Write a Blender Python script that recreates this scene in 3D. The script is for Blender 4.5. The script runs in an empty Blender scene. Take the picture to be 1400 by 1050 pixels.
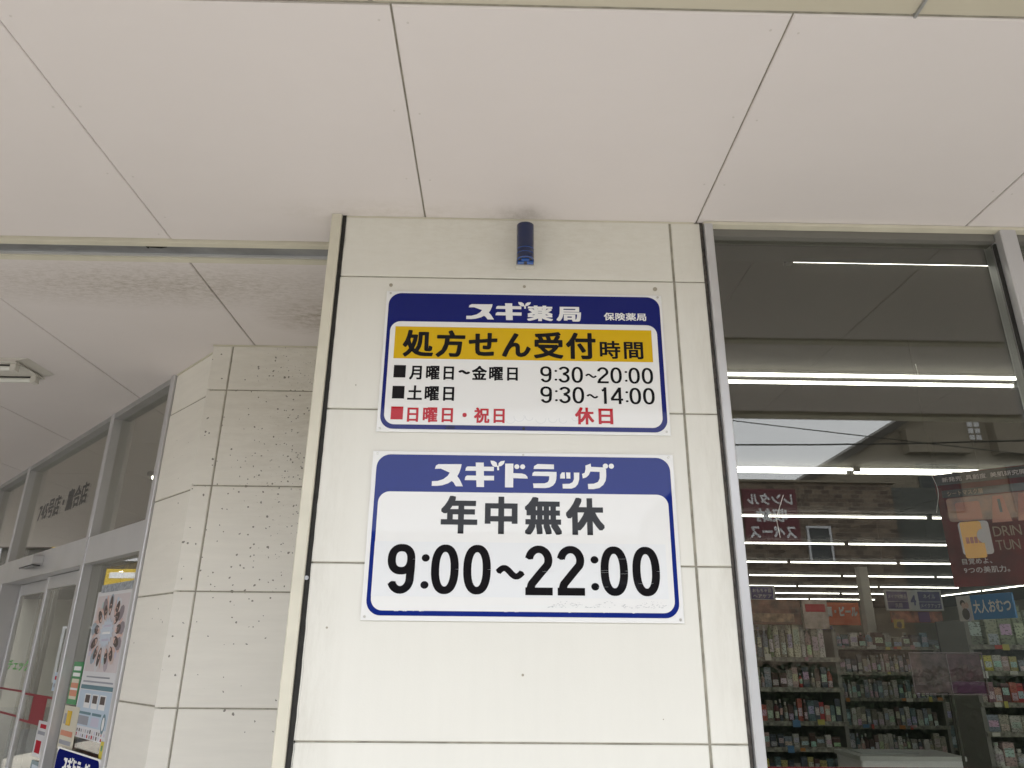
import bpy, math, random
from mathutils import Matrix, Vector
from mathutils.geometry import delaunay_2d_cdt
random.seed(7)
R = math.radians
SC = bpy.context.scene
COL = SC.collection

# ------------------------------------------------------------------ camera
cam_d = bpy.data.cameras.new('camera')
cam_d.sensor_width = 36.0
cam_d.lens = 36.0 * 992.67 / 1400.0
cam_d.clip_start = 0.02
cam_d.clip_end = 400
cam = bpy.data.objects.new('camera', cam_d)
COL.objects.link(cam)
PITCH, YAW, ROLL = 0.3547, 0.0174, 0.0092
fw = Vector((math.sin(YAW) * math.cos(PITCH), math.cos(YAW) * math.cos(PITCH), math.sin(PITCH)))
rt = Vector((math.cos(YAW), -math.sin(YAW), 0))
up = rt.cross(fw)
r2 = math.cos(ROLL) * rt + math.sin(ROLL) * up
u2 = -math.sin(ROLL) * rt + math.cos(ROLL) * up
mw = Matrix.Identity(4)
for i in range(3):
    mw[i][0], mw[i][1], mw[i][2] = r2[i], u2[i], -fw[i]
mw[0][3], mw[1][3], mw[2][3] = 0.2589, -2.083, 1.6
cam.matrix_world = mw
SC.camera = cam

# ------------------------------------------------------------------ world
SUN_EL, SUN_AZ = 58.0, 150.0      # azimuth measured clockwise from +y (behind the camera)
world = bpy.data.worlds.new('World')
SC.world = world
world.use_nodes = True
wn = world.node_tree.nodes
wl = world.node_tree.links
bg = wn['Background']
sky = wn.new('ShaderNodeTexSky')
sky.sky_type = 'NISHITA'
sky.sun_disc = False
sky.sun_elevation = R(SUN_EL)
sky.sun_rotation = R(SUN_AZ)
sky.dust_density = 4.0
sky.air_density = 1.0
hs = wn.new('ShaderNodeHueSaturation')
hs.inputs['Saturation'].default_value = 0.22
wl.new(sky.outputs[0], hs.inputs['Color'])
# overcast: the sky's colour evened out towards one pale grey, the same in every direction
mx = wn.new('ShaderNodeMix')
mx.data_type = 'RGBA'
mx.inputs[0].default_value = 0.75
wl.new(hs.outputs[0], mx.inputs[6])
mx.inputs[7].default_value = (10.1, 10.6, 11.5, 1)
wl.new(mx.outputs[2], bg.inputs[0])
bg.inputs[1].default_value = 0.15
sun_d = bpy.data.lights.new('sun', 'SUN')
sun_d.energy = 1.0
sun_d.angle = R(25)
sun_d.color = (1, 0.97, 0.92)
sun = bpy.data.objects.new('sun', sun_d)
COL.objects.link(sun)
az = R(SUN_AZ)
sdir = Vector((math.sin(az) * math.cos(R(SUN_EL)), math.cos(az) * math.cos(R(SUN_EL)), math.sin(R(SUN_EL))))
sun.rotation_euler = sdir.to_track_quat('Z', 'Y').to_euler()
SC.view_settings.view_transform = 'Standard'
SC.view_settings.look = 'None'
SC.view_settings.gamma = 1
SC.view_settings.use_curve_mapping = False
SC.view_settings.exposure = 1.27
SC.cycles.max_bounces = 10
SC.cycles.diffuse_bounces = 6
SC.cycles.transparent_max_bounces = 24

# ------------------------------------------------------------------ materials
MATS = {}
def mat(name, col, rough=0.6, metal=0.0, spec=0.5, emit=None, coat=0.0, bump=None, vary=0.0, vscale=3.0, streak=None):
    if name in MATS:
        return MATS[name]
    m = bpy.data.materials.new(name)
    m.use_nodes = True
    n, l = m.node_tree.nodes, m.node_tree.links
    b = n['Principled BSDF']
    b.inputs['Base Color'].default_value = (*col, 1)
    b.inputs['Roughness'].default_value = rough
    b.inputs['Metallic'].default_value = metal
    b.inputs['Specular IOR Level'].default_value = spec
    b.inputs['Coat Weight'].default_value = coat
    b.inputs['Coat Roughness'].default_value = 0.04
    if emit:
        b.inputs['Emission Color'].default_value = (*emit[0], 1)
        b.inputs['Emission Strength'].default_value = emit[1]
    geo = n.new('ShaderNodeNewGeometry')
    if vary:
        ns = n.new('ShaderNodeTexNoise')
        ns.inputs['Scale'].default_value = vscale
        ns.inputs['Detail'].default_value = 6
        if streak:
            mp = n.new('ShaderNodeMapping')
            mp.inputs['Scale'].default_value = streak
            l.new(geo.outputs['Position'], mp.inputs[0])
            l.new(mp.outputs[0], ns.inputs['Vector'])
        else:
            l.new(geo.outputs['Position'], ns.inputs['Vector'])
        mr = n.new('ShaderNodeMapRange')
        mr.inputs[1].default_value = 0.3
        mr.inputs[2].default_value = 0.7
        mr.inputs[3].default_value = 1 - vary
        mr.inputs[4].default_value = 1 + vary * 0.4
        l.new(ns.outputs[0], mr.inputs[0])
        v = n.new('ShaderNodeVectorMath')
        v.operation = 'SCALE'
        v.inputs[0].default_value = col
        l.new(mr.outputs[0], v.inputs[3])
        l.new(v.outputs[0], b.inputs['Base Color'])
    if bump:
        nb = n.new('ShaderNodeTexNoise')
        nb.inputs['Scale'].default_value = bump[0]
        nb.inputs['Detail'].default_value = 4
        l.new(geo.outputs['Position'], nb.inputs['Vector'])
        bp = n.new('ShaderNodeBump')
        bp.inputs['Strength'].default_value = bump[1]
        bp.inputs['Distance'].default_value = 0.002
        l.new(nb.outputs[0], bp.inputs['Height'])
        l.new(bp.outputs[0], b.inputs['Normal'])
    MATS[name] = m
    return m

def math_node(n, l, op, a, b=None, clamp=False):
    x = n.new('ShaderNodeMath')
    x.operation = op
    x.use_clamp = clamp
    for i, v in enumerate((a, b)):
        if v is None:
            continue
        if isinstance(v, (int, float)):
            x.inputs[i].default_value = v
        else:
            l.new(v, x.inputs[i])
    return x.outputs[0]

def gauss_mask(n, l, sep, cx, cy, cz, sx, sy, sz):
    """1 at the centre, 0 outside an ellipsoid in world space"""
    tot = None
    for o, c, s in ((0, cx, sx), (1, cy, sy), (2, cz, sz)):
        d = math_node(n, l, 'SUBTRACT', sep.outputs[o], c)
        d = math_node(n, l, 'DIVIDE', d, s)
        d = math_node(n, l, 'MULTIPLY', d, d)
        tot = d if tot is None else math_node(n, l, 'ADD', tot, d)
    return math_node(n, l, 'SUBTRACT', 1.0, math_node(n, l, 'SQRT', tot), clamp=True)

def dirty(name, col, rough, spots, patches, grain=(1, 1, 1), gstr=0.05):
    """painted board: faint streaks, small dark specks gathered in patches, soft brown stains and browner patches"""
    m = mat(name, col, rough, bump=(220, 0.08))
    n, l = m.node_tree.nodes, m.node_tree.links
    b = n['Principled BSDF']
    geo = n.new('ShaderNodeNewGeometry')
    sep = n.new('ShaderNodeSeparateXYZ')
    l.new(geo.outputs['Position'], sep.inputs[0])
    oi = n.new('ShaderNodeObjectInfo')
    # grain
    mp = n.new('ShaderNodeMapping')
    mp.inputs['Scale'].default_value = grain
    l.new(geo.outputs['Position'], mp.inputs[0])
    g = n.new('ShaderNodeTexNoise')
    g.inputs['Scale'].default_value = 6
    g.inputs['Detail'].default_value = 9
    g.inputs['Roughness'].default_value = 0.65
    l.new(mp.outputs[0], g.inputs['Vector'])
    big = n.new('ShaderNodeTexNoise')
    big.inputs['Scale'].default_value = 1.7
    big.inputs['Detail'].default_value = 5
    l.new(geo.outputs['Position'], big.inputs['Vector'])
    f = math_node(n, l, 'ADD', math_node(n, l, 'MULTIPLY', g.outputs[0], gstr),
                  math_node(n, l, 'MULTIPLY', big.outputs[0], gstr * 0.9))
    f = math_node(n, l, 'ADD', f, math_node(n, l, 'MULTIPLY', oi.outputs['Random'], 0.018))
    f = math_node(n, l, 'SUBTRACT', 1.0 + gstr, f)
    v = n.new('ShaderNodeVectorMath')
    v.operation = 'SCALE'
    v.inputs[0].default_value = col
    l.new(f, v.inputs[3])
    cur = v.outputs[0]
    # soft stains and browner patches
    for (c, s, amt, tint, strk) in patches:
        mk = gauss_mask(n, l, sep, *c, *s)
        mp2 = n.new('ShaderNodeMapping')
        mp2.inputs['Scale'].default_value = strk
        l.new(geo.outputs['Position'], mp2.inputs[0])
        nz = n.new('ShaderNodeTexNoise')
        nz.inputs['Scale'].default_value = 9
        nz.inputs['Detail'].default_value = 8
        nz.inputs['Roughness'].default_value = 0.75
        l.new(mp2.outputs[0], nz.inputs['Vector'])
        t = math_node(n, l, 'MULTIPLY', math_node(n, l, 'SUBTRACT', nz.outputs[0], 0.42), 5.0, clamp=True)
        t = math_node(n, l, 'ADD', math_node(n, l, 'MULTIPLY', t, 0.75), 0.25)
        fac = math_node(n, l, 'MULTIPLY', math_node(n, l, 'MULTIPLY', mk, t), amt, clamp=True)
        mm = n.new('ShaderNodeMix')
        mm.data_type = 'RGBA'
        l.new(fac, mm.inputs[0])
        l.new(cur, mm.inputs[6])
        mm.inputs[7].default_value = (*tint, 1)
        cur = mm.outputs[2]
    # specks
    for (c, s, scale, size, amt) in spots:
        vo = n.new('ShaderNodeTexVoronoi')
        vo.inputs['Scale'].default_value = scale
        nd = n.new('ShaderNodeTexNoise')
        nd.inputs['Scale'].default_value = scale * 1.3
        l.new(geo.outputs['Position'], nd.inputs['Vector'])
        va = n.new('ShaderNodeVectorMath')
        va.operation = 'MULTIPLY_ADD'
        l.new(nd.outputs['Color'], va.inputs[0])
        va.inputs[1].default_value = (0.6 / scale,) * 3
        l.new(geo.outputs['Position'], va.inputs[2])
        l.new(va.outputs[0], vo.inputs['Vector'])
        sc = n.new('ShaderNodeSeparateColor')
        l.new(vo.outputs['Color'], sc.inputs[0])
        mk = gauss_mask(n, l, sep, *c, *s) if c else None
        # only some of the cells carry a speck, more of them where the patch is
        thr = math_node(n, l, 'MULTIPLY', mk, amt) if mk else amt
        on = math_node(n, l, 'LESS_THAN', sc.outputs[0], thr)
        rad = math_node(n, l, 'MULTIPLY', math_node(n, l, 'POWER', sc.outputs[1], 2.2), size)
        inn = math_node(n, l, 'MULTIPLY', math_node(n, l, 'SUBTRACT', rad, vo.outputs['Distance']), 30.0, clamp=True)
        fac = math_node(n, l, 'MULTIPLY', math_node(n, l, 'MULTIPLY', on, inn), 0.85)
        mm = n.new('ShaderNodeMix')
        mm.data_type = 'RGBA'
        l.new(fac, mm.inputs[0])
        l.new(cur, mm.inputs[6])
        mm.inputs[7].default_value = (0.13, 0.115, 0.09, 1)
        cur = mm.outputs[2]
    l.new(cur, b.inputs['Base Color'])
    return m

def glass(name, tint=(0.88, 0.89, 0.86), f0=0.072):
    m = bpy.data.materials.new(name)
    m.use_nodes = True
    n, l = m.node_tree.nodes, m.node_tree.links
    n.remove(n['Principled BSDF'])
    tr = n.new('ShaderNodeBsdfTransparent')
    tr.inputs[0].default_value = (*tint, 1)
    gl = n.new('ShaderNodeBsdfGlossy')
    gl.inputs['Roughness'].default_value = 0.0
    gl.inputs['Color'].default_value = (1.0, 0.98, 0.94, 1)
    geo = n.new('ShaderNodeNewGeometry')
    dt = n.new('ShaderNodeVectorMath')
    dt.operation = 'DOT_PRODUCT'
    l.new(geo.outputs['Incoming'], dt.inputs[0])
    l.new(geo.outputs['Normal'], dt.inputs[1])
    c = math_node(n, l, 'ABSOLUTE', dt.outputs['Value'])
    p = math_node(n, l, 'POWER', math_node(n, l, 'SUBTRACT', 1.0, c, clamp=True), 5.0)
    f = math_node(n, l, 'ADD', math_node(n, l, 'MULTIPLY', p, 1 - f0), f0)
    ms = n.new('ShaderNodeMixShader')
    l.new(f, ms.inputs[0])
    l.new(tr.outputs[0], ms.inputs[1])
    l.new(gl.outputs[0], ms.inputs[2])
    l.new(ms.outputs[0], n['Material Output'].inputs[0])
    MATS[name] = m
    return m

CREAM = (0.745, 0.732, 0.672)
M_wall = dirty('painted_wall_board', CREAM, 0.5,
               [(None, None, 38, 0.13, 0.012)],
               [((0.33, 0.0, 2.96), (0.9, 0.5, 0.42), 0.35, (0.50, 0.46, 0.36), (2, 2, 6)), ((-0.24, 0.0, 1.2), (0.10, 0.5, 1.8), 0.4, (0.46, 0.43, 0.36), (3, 3, 0.6)),  # first patch: browner towards the pillar top
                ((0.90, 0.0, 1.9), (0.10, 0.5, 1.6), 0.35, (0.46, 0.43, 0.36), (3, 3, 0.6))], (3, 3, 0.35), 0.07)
M_back = dirty('speckled_wall_board', (0.77, 0.745, 0.68), 0.6,
               [((-0.40, 1.1, 2.45), (0.62, 0.9, 0.80), 105, 0.60, 1.0), ((-0.5, 1.1, 2.2), (1.0, 1.0, 1.2), 55, 0.45, 0.35),
                (None, None, 26, 0.20, 0.03)],
               [((-0.42, 1.1, 2.7), (0.8, 0.9, 0.9), 0.5, (0.42, 0.38, 0.29), (1, 1, 4))], (0.5, 0.5, 5), 0.16)
M_soffit = dirty('painted_soffit_board', (0.74, 0.695, 0.69), 0.55,
                 [((-1.5, -0.05, 2.96), (0.9, 0.45, 1), 30, 0.15, 0.25), (None, None, 9, 0.05, 0.03)],
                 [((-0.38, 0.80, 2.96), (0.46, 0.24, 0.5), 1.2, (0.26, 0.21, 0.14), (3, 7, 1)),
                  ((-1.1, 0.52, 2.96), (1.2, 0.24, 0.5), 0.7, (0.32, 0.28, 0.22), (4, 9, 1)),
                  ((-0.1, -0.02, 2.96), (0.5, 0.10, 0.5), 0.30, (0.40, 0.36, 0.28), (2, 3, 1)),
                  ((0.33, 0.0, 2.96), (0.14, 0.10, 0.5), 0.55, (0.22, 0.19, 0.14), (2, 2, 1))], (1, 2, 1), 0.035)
M_trim = mat('cream_metal_trim', (0.66, 0.63, 0.52), 0.45, bump=(90, 0.05), vary=0.10, vscale=7)
M_black = mat('black_sealant', (0.02, 0.019, 0.017), 0.8, vary=0.4, vscale=40)
M_joint = mat('joint_backing', (0.36, 0.34, 0.28), 0.9, vary=0.35, vscale=25)
M_dark = mat('dark_gap', (0.05, 0.048, 0.04), 0.9)
M_steel = mat('galvanised_steel', (0.33, 0.34, 0.35), 0.42, 0.75, vary=0.25, vscale=9)
M_alu = mat('aluminium_frame', (0.60, 0.60, 0.61), 0.40, 0.55, vary=0.05, vscale=5)
M_aluD = mat('aged_aluminium', (0.42, 0.42, 0.42), 0.45, 0.6, vary=0.10, vscale=6)
M_glass = glass('window_glass')
M_white = mat('white_sign_face', (0.80, 0.80, 0.79), 0.03, spec=0.18)
M_blue = mat('blue_sign_print', (0.010, 0.016, 0.150), 0.03, spec=0.18)
M_blueSky = mat('sky_lit_blue_sign_print', (0.008, 0.022, 0.19), 0.03, spec=0.22)  # lighter blue copy, some of the sky's reflection put into its colour
M_yel = mat('yellow_sign_print', (0.66, 0.42, 0.012), 0.06, spec=0.18)
M_ink = mat('black_sign_print', (0.008, 0.008, 0.010), 0.03, spec=0.20)
M_red = mat('red_sign_print', (0.46, 0.006, 0.016), 0.03, spec=0.2)
M_letw = mat('white_sign_print', (0.80, 0.80, 0.80), 0.12, spec=0.18)
M_film = mat('pale_grey_film', (0.77, 0.785, 0.80), 0.06, spec=0.25)

# ------------------------------------------------------------------ geometry helpers
class MB:
    def __init__(s):
        s.v, s.f = [], []
    def poly(s, pts):
        i = len(s.v)
        s.v += [tuple(p) for p in pts]
        s.f.append(tuple(range(i, i + len(pts))))
        return s
    def box(s, x0, x1, y0, y1, z0, z1):
        i = len(s.v)
        s.v += [(x, y, z) for z in (z0, z1) for y in (y0, y1) for x in (x0, x1)]
        for f in ((0, 2, 3, 1), (4, 5, 7, 6), (0, 1, 5, 4), (2, 6, 7, 3), (0, 4, 6, 2), (1, 3, 7, 5)):
            s.f.append(tuple(i + k for k in f))
        return s
    def cbox(s, x0, x1, y0, y1, z0, z1, c=0.004):
        """box with its four long edges along z chamfered and its front edges softened"""
        return s.extrude_z([(x0 + c, y0), (x1 - c, y0), (x1, y0 + c), (x1, y1 - c), (x1 - c, y1), (x0 + c, y1), (x0, y1 - c), (x0, y0 + c)], z0, z1)
    def extrude_z(s, pl, z0, z1):
        i, n = len(s.v), len(pl)
        s.v += [(x, y, z0) for x, y in pl] + [(x, y, z1) for x, y in pl]
        s.f.append(tuple(i + n - 1 - k for k in range(n)))
        s.f.append(tuple(i + n + k for k in range(n)))
        for k in range(n):
            k2 = (k + 1) % n
            s.f.append((i + k, i + k2, i + n + k2, i + n + k))
        return s
    def extrude_y(s, pl, y0, y1):
        """outline in x,z drawn counter-clockwise seen from -y"""
        i, n = len(s.v), len(pl)
        s.v += [(x, y0, z) for x, z in pl] + [(x, y1, z) for x, z in pl]
        s.f.append(tuple(i + k for k in range(n)))
        s.f.append(tuple(i + n + n - 1 - k for k in range(n)))
        for k in range(n):
            k2 = (k + 1) % n
            s.f.append((i + k2, i + k, i + n + k, i + n + k2))
        return s
    def panel(s, x0, x1, y0, y1, z0, z1, c=0.004):
        """board lying in the xz plane, its front (y0) edges bevelled"""
        i = len(s.v)
        s.v += [(x0 + c, y0, z0 + c), (x1 - c, y0, z0 + c), (x1 - c, y0, z1 - c), (x0 + c, y0, z1 - c),
                (x0, y0 + c, z0), (x1, y0 + c, z0), (x1, y0 + c, z1), (x0, y0 + c, z1),
                (x0, y1, z0), (x1, y1, z0), (x1, y1, z1), (x0, y1, z1)]
        s.f.append((i, i + 1, i + 2, i + 3))
        for a in (0, 4):
            for k in range(4):
                k2 = (k + 1) % 4
                s.f.append((i + a + 4 + k, i + a + 4 + k2, i + a + k2, i + a + k))
        s.f.append((i + 11, i + 10, i + 9, i + 8))
        return s
    def board_down(s, x0, x1, y0, y1, z0, z1, c=0.003):
        """ceiling board: bevelled face looks down at z0"""
        i = len(s.v)
        s.v += [(x0 + c, y0 + c, z0), (x1 - c, y0 + c, z0), (x1 - c, y1 - c, z0), (x0 + c, y1 - c, z0),
                (x0, y0, z0 + c), (x1, y0, z0 + c), (x1, y1, z0 + c), (x0, y1, z0 + c),
                (x0, y0, z1), (x1, y0, z1), (x1, y1, z1), (x0, y1, z1)]
        s.f.append((i + 3, i + 2, i + 1, i))
        for a in (0, 4):
            for k in range(4):
                k2 = (k + 1) % 4
                s.f.append((i + a + k, i + a + k2, i + a + 4 + k2, i + a + 4 + k))
        s.f.append((i + 8, i + 9, i + 10, i + 11))
        return s
    def tube(s, p0, p1, r, n=8):
        p0, p1 = Vector(p0), Vector(p1)
        d = (p1 - p0).normalized()
        a = d.orthogonal().normalized()
        b = d.cross(a)
        i = len(s.v)
        for p in (p0, p1):
            for k in range(n):
                t = 2 * math.pi * k / n
                s.v.append(tuple(p + (a * math.cos(t) + b * math.sin(t)) * r))
        for k in range(n):
            k2 = (k + 1) % n
            s.f.append((i + k, i + k2, i + n + k2, i + n + k))
        s.f.append(tuple(i + n - 1 - k for k in range(n)))
        s.f.append(tuple(i + n + k for k in range(n)))
        return s
    def lathe(s, prof, cx, cy, n=12):
        """profile of (radius, z) turned round a vertical axis"""
        i = len(s.v)
        for r, z in prof:
            for k in range(n):
                t = 2 * math.pi * k / n
                s.v.append((cx + r * math.cos(t), cy + r * math.sin(t), z))
        for j in range(len(prof) - 1):
            for k in range(n):
                k2 = (k + 1) % n
                s.f.append((i + j * n + k, i + j * n + k2, i + (j + 1) * n + k2, i + (j + 1) * n + k))
        s.f.append(tuple(i + n - 1 - k for k in range(n)))
        m = i + (len(prof) - 1) * n
        s.f.append(tuple(m + k for k in range(n)))
        return s
    def mesh(s, name, m):
        me = bpy.data.meshes.new(name)
        me.from_pydata(s.v, [], s.f)
        me.update()
        for x in (m if isinstance(m, (list, tuple)) else [m]):
            me.materials.append(x)
        return me
    def build(s, name, m, parent=None, loc=None, label=None, kind=None):
        o = bpy.data.objects.new(name, s.mesh(name, m))
        COL.objects.link(o)
        if parent:
            o.parent = parent
        if loc:
            o.location = loc
        if label:
            o['label'] = label
        if kind:
            o['kind'] = kind
        return o

def thing(name, label, cat, loc=(0, 0, 0), rz=0, group=None):
    o = bpy.data.objects.new(name, None)
    o.empty_display_size = 0.1
    COL.objects.link(o)
    o.location = loc
    o.rotation_euler = (0, 0, rz)
    o['label'] = label
    o['category'] = cat
    if group:
        o['group'] = group
    return o

def tag(o, label, cat, group=None):
    o['label'] = label
    o['category'] = cat
    if group:
        o['group'] = group
    return o

def smooth(o, ang=40):
    for p in o.data.polygons:
        p.use_smooth = True
    try:
        o.data.set_sharp_from_angle(angle=R(ang))
    except Exception:
        pass
    return o

NUM = ['first', 'second', 'third', 'fourth', 'fifth', 'sixth', 'seventh', 'eighth', 'ninth', 'tenth', 'eleventh', 'twelfth', 'thirteenth',
       'fourteenth', 'fifteenth', 'sixteenth', 'seventeenth', 'eighteenth', 'nineteenth', 'twentieth'] + ['twenty-' + w_ for w_ in ('first', 'second', 'third', 'fourth', 'fifth', 'sixth', 'seventh', 'eighth', 'ninth')]

# ------------------------------------------------------------------ lettering
def area(p):
    return 0.5 * sum(p[k][0] * p[(k + 1) % len(p)][1] - p[(k + 1) % len(p)][0] * p[k][1] for k in range(len(p)))

def inside(x, y, p):
    c, n_ = False, len(p)
    for k in range(n_):
        (x1, y1), (x2, y2) = p[k], p[k - 1]
        if (y1 > y) != (y2 > y) and x < (x2 - x1) * (y - y1) / (y2 - y1) + x1:
            c = not c
    return c

def union(polys):
    """union of 2D polygons as triangles that never overlap"""
    vs, es, ps = [], [], []
    for p in polys:
        p = [(q[0], q[1]) for q in p]
        if len(p) < 3 or abs(area(p)) < 1e-8:
            continue
        i = len(vs)
        vs += [Vector(q) for q in p]
        es += [(i + k, i + (k + 1) % len(p)) for k in range(len(p))]
        ps.append((min(q[0] for q in p), max(q[0] for q in p), min(q[1] for q in p), max(q[1] for q in p), p))
    r = delaunay_2d_cdt(vs, es, [], 0, 1e-5)
    out = [tuple(v) for v in r[0]]
    fs = []
    for f in r[2]:
        cx = sum(out[k][0] for k in f) / len(f)
        cy = sum(out[k][1] for k in f) / len(f)
        for x0, x1, y0, y1, p in ps:
            if x0 <= cx <= x1 and y0 <= cy <= y1 and inside(cx, cy, p):
                fs.append(tuple(f))
                break
    return out, fs

GL = {}
def glyph(ch):
    """outline mesh of one character of Blender's built-in font, box 1 unit high"""
    if ch in GL:
        return GL[ch]
    cu = bpy.data.curves.new('g', 'FONT')
    cu.body = ch
    cu.resolution_u = 3
    o = bpy.data.objects.new('g', cu)
    COL.objects.link(o)
    bpy.context.view_layer.update()
    me = bpy.data.meshes.new_from_object(o.evaluated_get(bpy.context.evaluated_depsgraph_get()))
    vs = [(v.co.x, v.co.y) for v in me.vertices]
    fs = [tuple(p.vertices) for p in me.polygons]
    bpy.data.objects.remove(o)
    bpy.data.curves.remove(cu)
    bpy.data.meshes.remove(me)
    GL[ch] = (vs, fs)
    return GL[ch]

ADV = {}
def bold(ch, rx, ry, rnd):
    vs, fs = glyph(ch)
    if not fs:
        return [], []
    if rx <= 0:
        return vs, fs
    polys = [[vs[i] for i in f] for f in fs]
    key = lambda p: (round(p[0], 5), round(p[1], 5))
    cnt = {}
    for f in fs:
        for k in range(len(f)):
            a, b = key(vs[f[k]]), key(vs[f[(k + 1) % len(f)]])
            if a == b:
                continue
            e = (min(a, b), max(a, b))
            cnt[e] = cnt.get(e, 0) + 1
    if rnd:
        br = [(rx * math.cos(t * math.pi / 4 + 0.39), ry * math.sin(t * math.pi / 4 + 0.39)) for t in range(8)]
    else:
        br = [(-rx, -ry), (rx, -ry), (rx, ry), (-rx, ry)]
    for (a, b), c in cnt.items():
        if c != 1:
            continue
        pts = [(a[0] + x, a[1] + y) for x, y in br] + [(b[0] + x, b[1] + y) for x, y in br]
        polys.append(hull(pts))
    return union(polys)

def hull(pts):
    pts = sorted(set(pts))
    def half(ps):
        h = []
        for p in ps:
            while len(h) > 1 and (h[-1][0] - h[-2][0]) * (p[1] - h[-2][1]) - (h[-1][1] - h[-2][1]) * (p[0] - h[-2][0]) <= 1e-12:
                h.pop()
            h.append(p)
        return h
    a, b = half(pts), half(pts[::-1])
    return a[:-1] + b[:-1]

BC = {}
# strokes for grotesque numerals: centre lines in a box 0..0.5 wide, 0..1 high
def arc(cx, cy, rx, ry, a0, a1, n=14):
    return [(cx + rx * math.cos(R(a0 + (a1 - a0) * k / n)), cy + ry * math.sin(R(a0 + (a1 - a0) * k / n))) for k in range(n + 1)]
T = 0.075
def stroke_defs(t, w=0.52):
    L, Rr, Bm, Tp, c = t, w - t, t, 1 - t, w / 2
    rx = c - t
    def sup(cx, cy, rx, ry, a0=0, a1=360, n=28):
        out = []
        for k in range(n + 1):
            a = R(a0 + (a1 - a0) * k / n)
            x, y = math.cos(a), math.sin(a)
            out.append((cx + rx * math.copysign(abs(x) ** 0.86, x), cy + ry * math.copysign(abs(y) ** 0.86, y)))
        return out
    D = {}
    D['0'] = [sup(c, 0.5, rx, 0.5 - t)]
    D['9'] = [sup(c, 0.69, rx, 0.31 - t), [(Rr, 0.69), (Rr, 0.5), (Rr - 0.01, 0.34)] + arc(c, 0.30, rx - 0.01, 0.30 - t, 0, -160, 12)]
    D['3'] = [arc(c, 0.76, rx - 0.01, 0.24 - t, 165, -70, 14) + [(c - 0.04, 0.535)], [(c - 0.04, 0.535)] + arc(c, 0.285, rx, 0.285 - t, 72, -168, 16)]
    D['2'] = [arc(c, 0.70, rx, 0.30 - t, 172, -25, 14) + [(c + 0.02, 0.42), (L + 0.05, 0.22), (L + 0.015, Bm)], [(L - t * 0.9, Bm), (w, Bm)]]
    D['1'] = [[(c + 0.03, 0), (c + 0.03, 1)], [(c - 0.12, 0.80), (c - 0.02, 0.83), (c + 0.02, 0.93)]]
    D['4'] = [[(Rr - 0.06, 0), (Rr - 0.06, 1)], [(0, 0.27), (w + 0.02, 0.27)], [(0.03, 0.29), (Rr - 0.07, 0.95)]]
    return D

def ribbon(line, t, closed=False, cap=0):
    """polygons of a stroke of half-width t along a poly-line, butt ended"""
    out = []
    n = len(line)
    for k in range(n - 1):
        a, b = Vector(line[k]), Vector(line[k + 1])
        d = b - a
        if d.length < 1e-6:
            continue
        d.normalize()
        p = Vector((-d.y, d.x)) * t
        e0 = e1 = Vector((0, 0))
        out.append([tuple(a + p - e0), tuple(a - p - e0), tuple(b - p + e1), tuple(b + p + e1)])
        if k > 0 or cap:
            out.append([(a.x + t * math.cos(j * math.pi / 5), a.y + t * math.sin(j * math.pi / 5)) for j in range(10)])
    if cap:
        b = Vector(line[-1])
        out.append([(b.x + t * math.cos(j * math.pi / 5), b.y + t * math.sin(j * math.pi / 5)) for j in range(10)])
    return out

def digits(s, t):
    """list of (verts, faces, x0, advance) for a numeral string"""
    D = stroke_defs(t)
    x = 0
    vs, fs = [], []
    for ch in s:
        if ch == ':':
            r = t * 1.0
            ps = [[(x + 0.11 + r * math.cos(k * math.pi / 7), y + r * math.sin(k * math.pi / 7)) for k in range(14)] for y in (0.18, 0.72)]
            adv = 0.22
        elif ch == '~':
            w = 0.46
            line = [(x + 0.05 + w * k / 16, 0.45 + 0.085 * math.sin(2 * math.pi * k / 16)) for k in range(17)]
            ps = ribbon(line, t * 0.80)
            adv = 0.56
        else:
            ps = []
            for ln in D[ch]:
                ps += [[(px + x, py) for px, py in q] for q in ribbon(ln, t)]
            adv = 0.52 + 0.085
            if ch == '1':
                adv = 0.52 + 0.02
        v, f = union([hull(p) for p in ps])
        i = len(vs)
        vs += v
        fs += [tuple(i + k for k in q) for q in f]
        x += adv
    return vs, fs

def fit(vs, fs, x0, x1, z0, z1, y, name, m, parent, label=None, mirror=False):
    ax, bx = min(v[0] for v in vs), max(v[0] for v in vs)
    az_, bz = min(v[1] for v in vs), max(v[1] for v in vs)
    b = MB()
    for v in vs:
        b.v.append((x0 + (v[0] - ax) / (bx - ax) * (x1 - x0), y, z0 + (v[1] - az_) / (bz - az_) * (z1 - z0)))
    b.f = list(fs)
    return b.build(name, m, parent, label=label)

def text(s, x0, x1, z0, z1, y, m, parent, rx=0.0, ry=None, rnd=False, gap=1.02, name='lettering', label=None, widths=None):
    """characters set on a regular pitch, drawn in the xz plane and fitted to the box"""
    ry = rx if ry is None else ry
    vs, fs, x = [], [], 0.0
    for ch in s:
        if ch == ' ':
            x += 0.5
            continue
        k = (ch, rx, ry, rnd)
        if k not in BC:
            BC[k] = bold(ch, rx, ry, rnd)
        v, f = BC[k]
        if not v:
            x += 0.5
            continue
        asc = ord(ch) < 256
        i = len(vs)
        off = -min(q[0] for q in v) if asc else 0
        vs += [(q[0] + x + off, q[1]) for q in v]
        fs += [tuple(i + j for j in q) for q in f]
        x += (max(q[0] for q in v) + off + 0.07) if asc else gap
    return fit(vs, fs, x0, x1, z0, z1, y, name, m, parent, label)

def num(s, t, x0, x1, z0, z1, y, m, parent, name='lettering', label=None):
    vs, fs = digits(s, t)
    return fit(vs, fs, x0, x1, z0, z1, y, name, m, parent, label)

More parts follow.
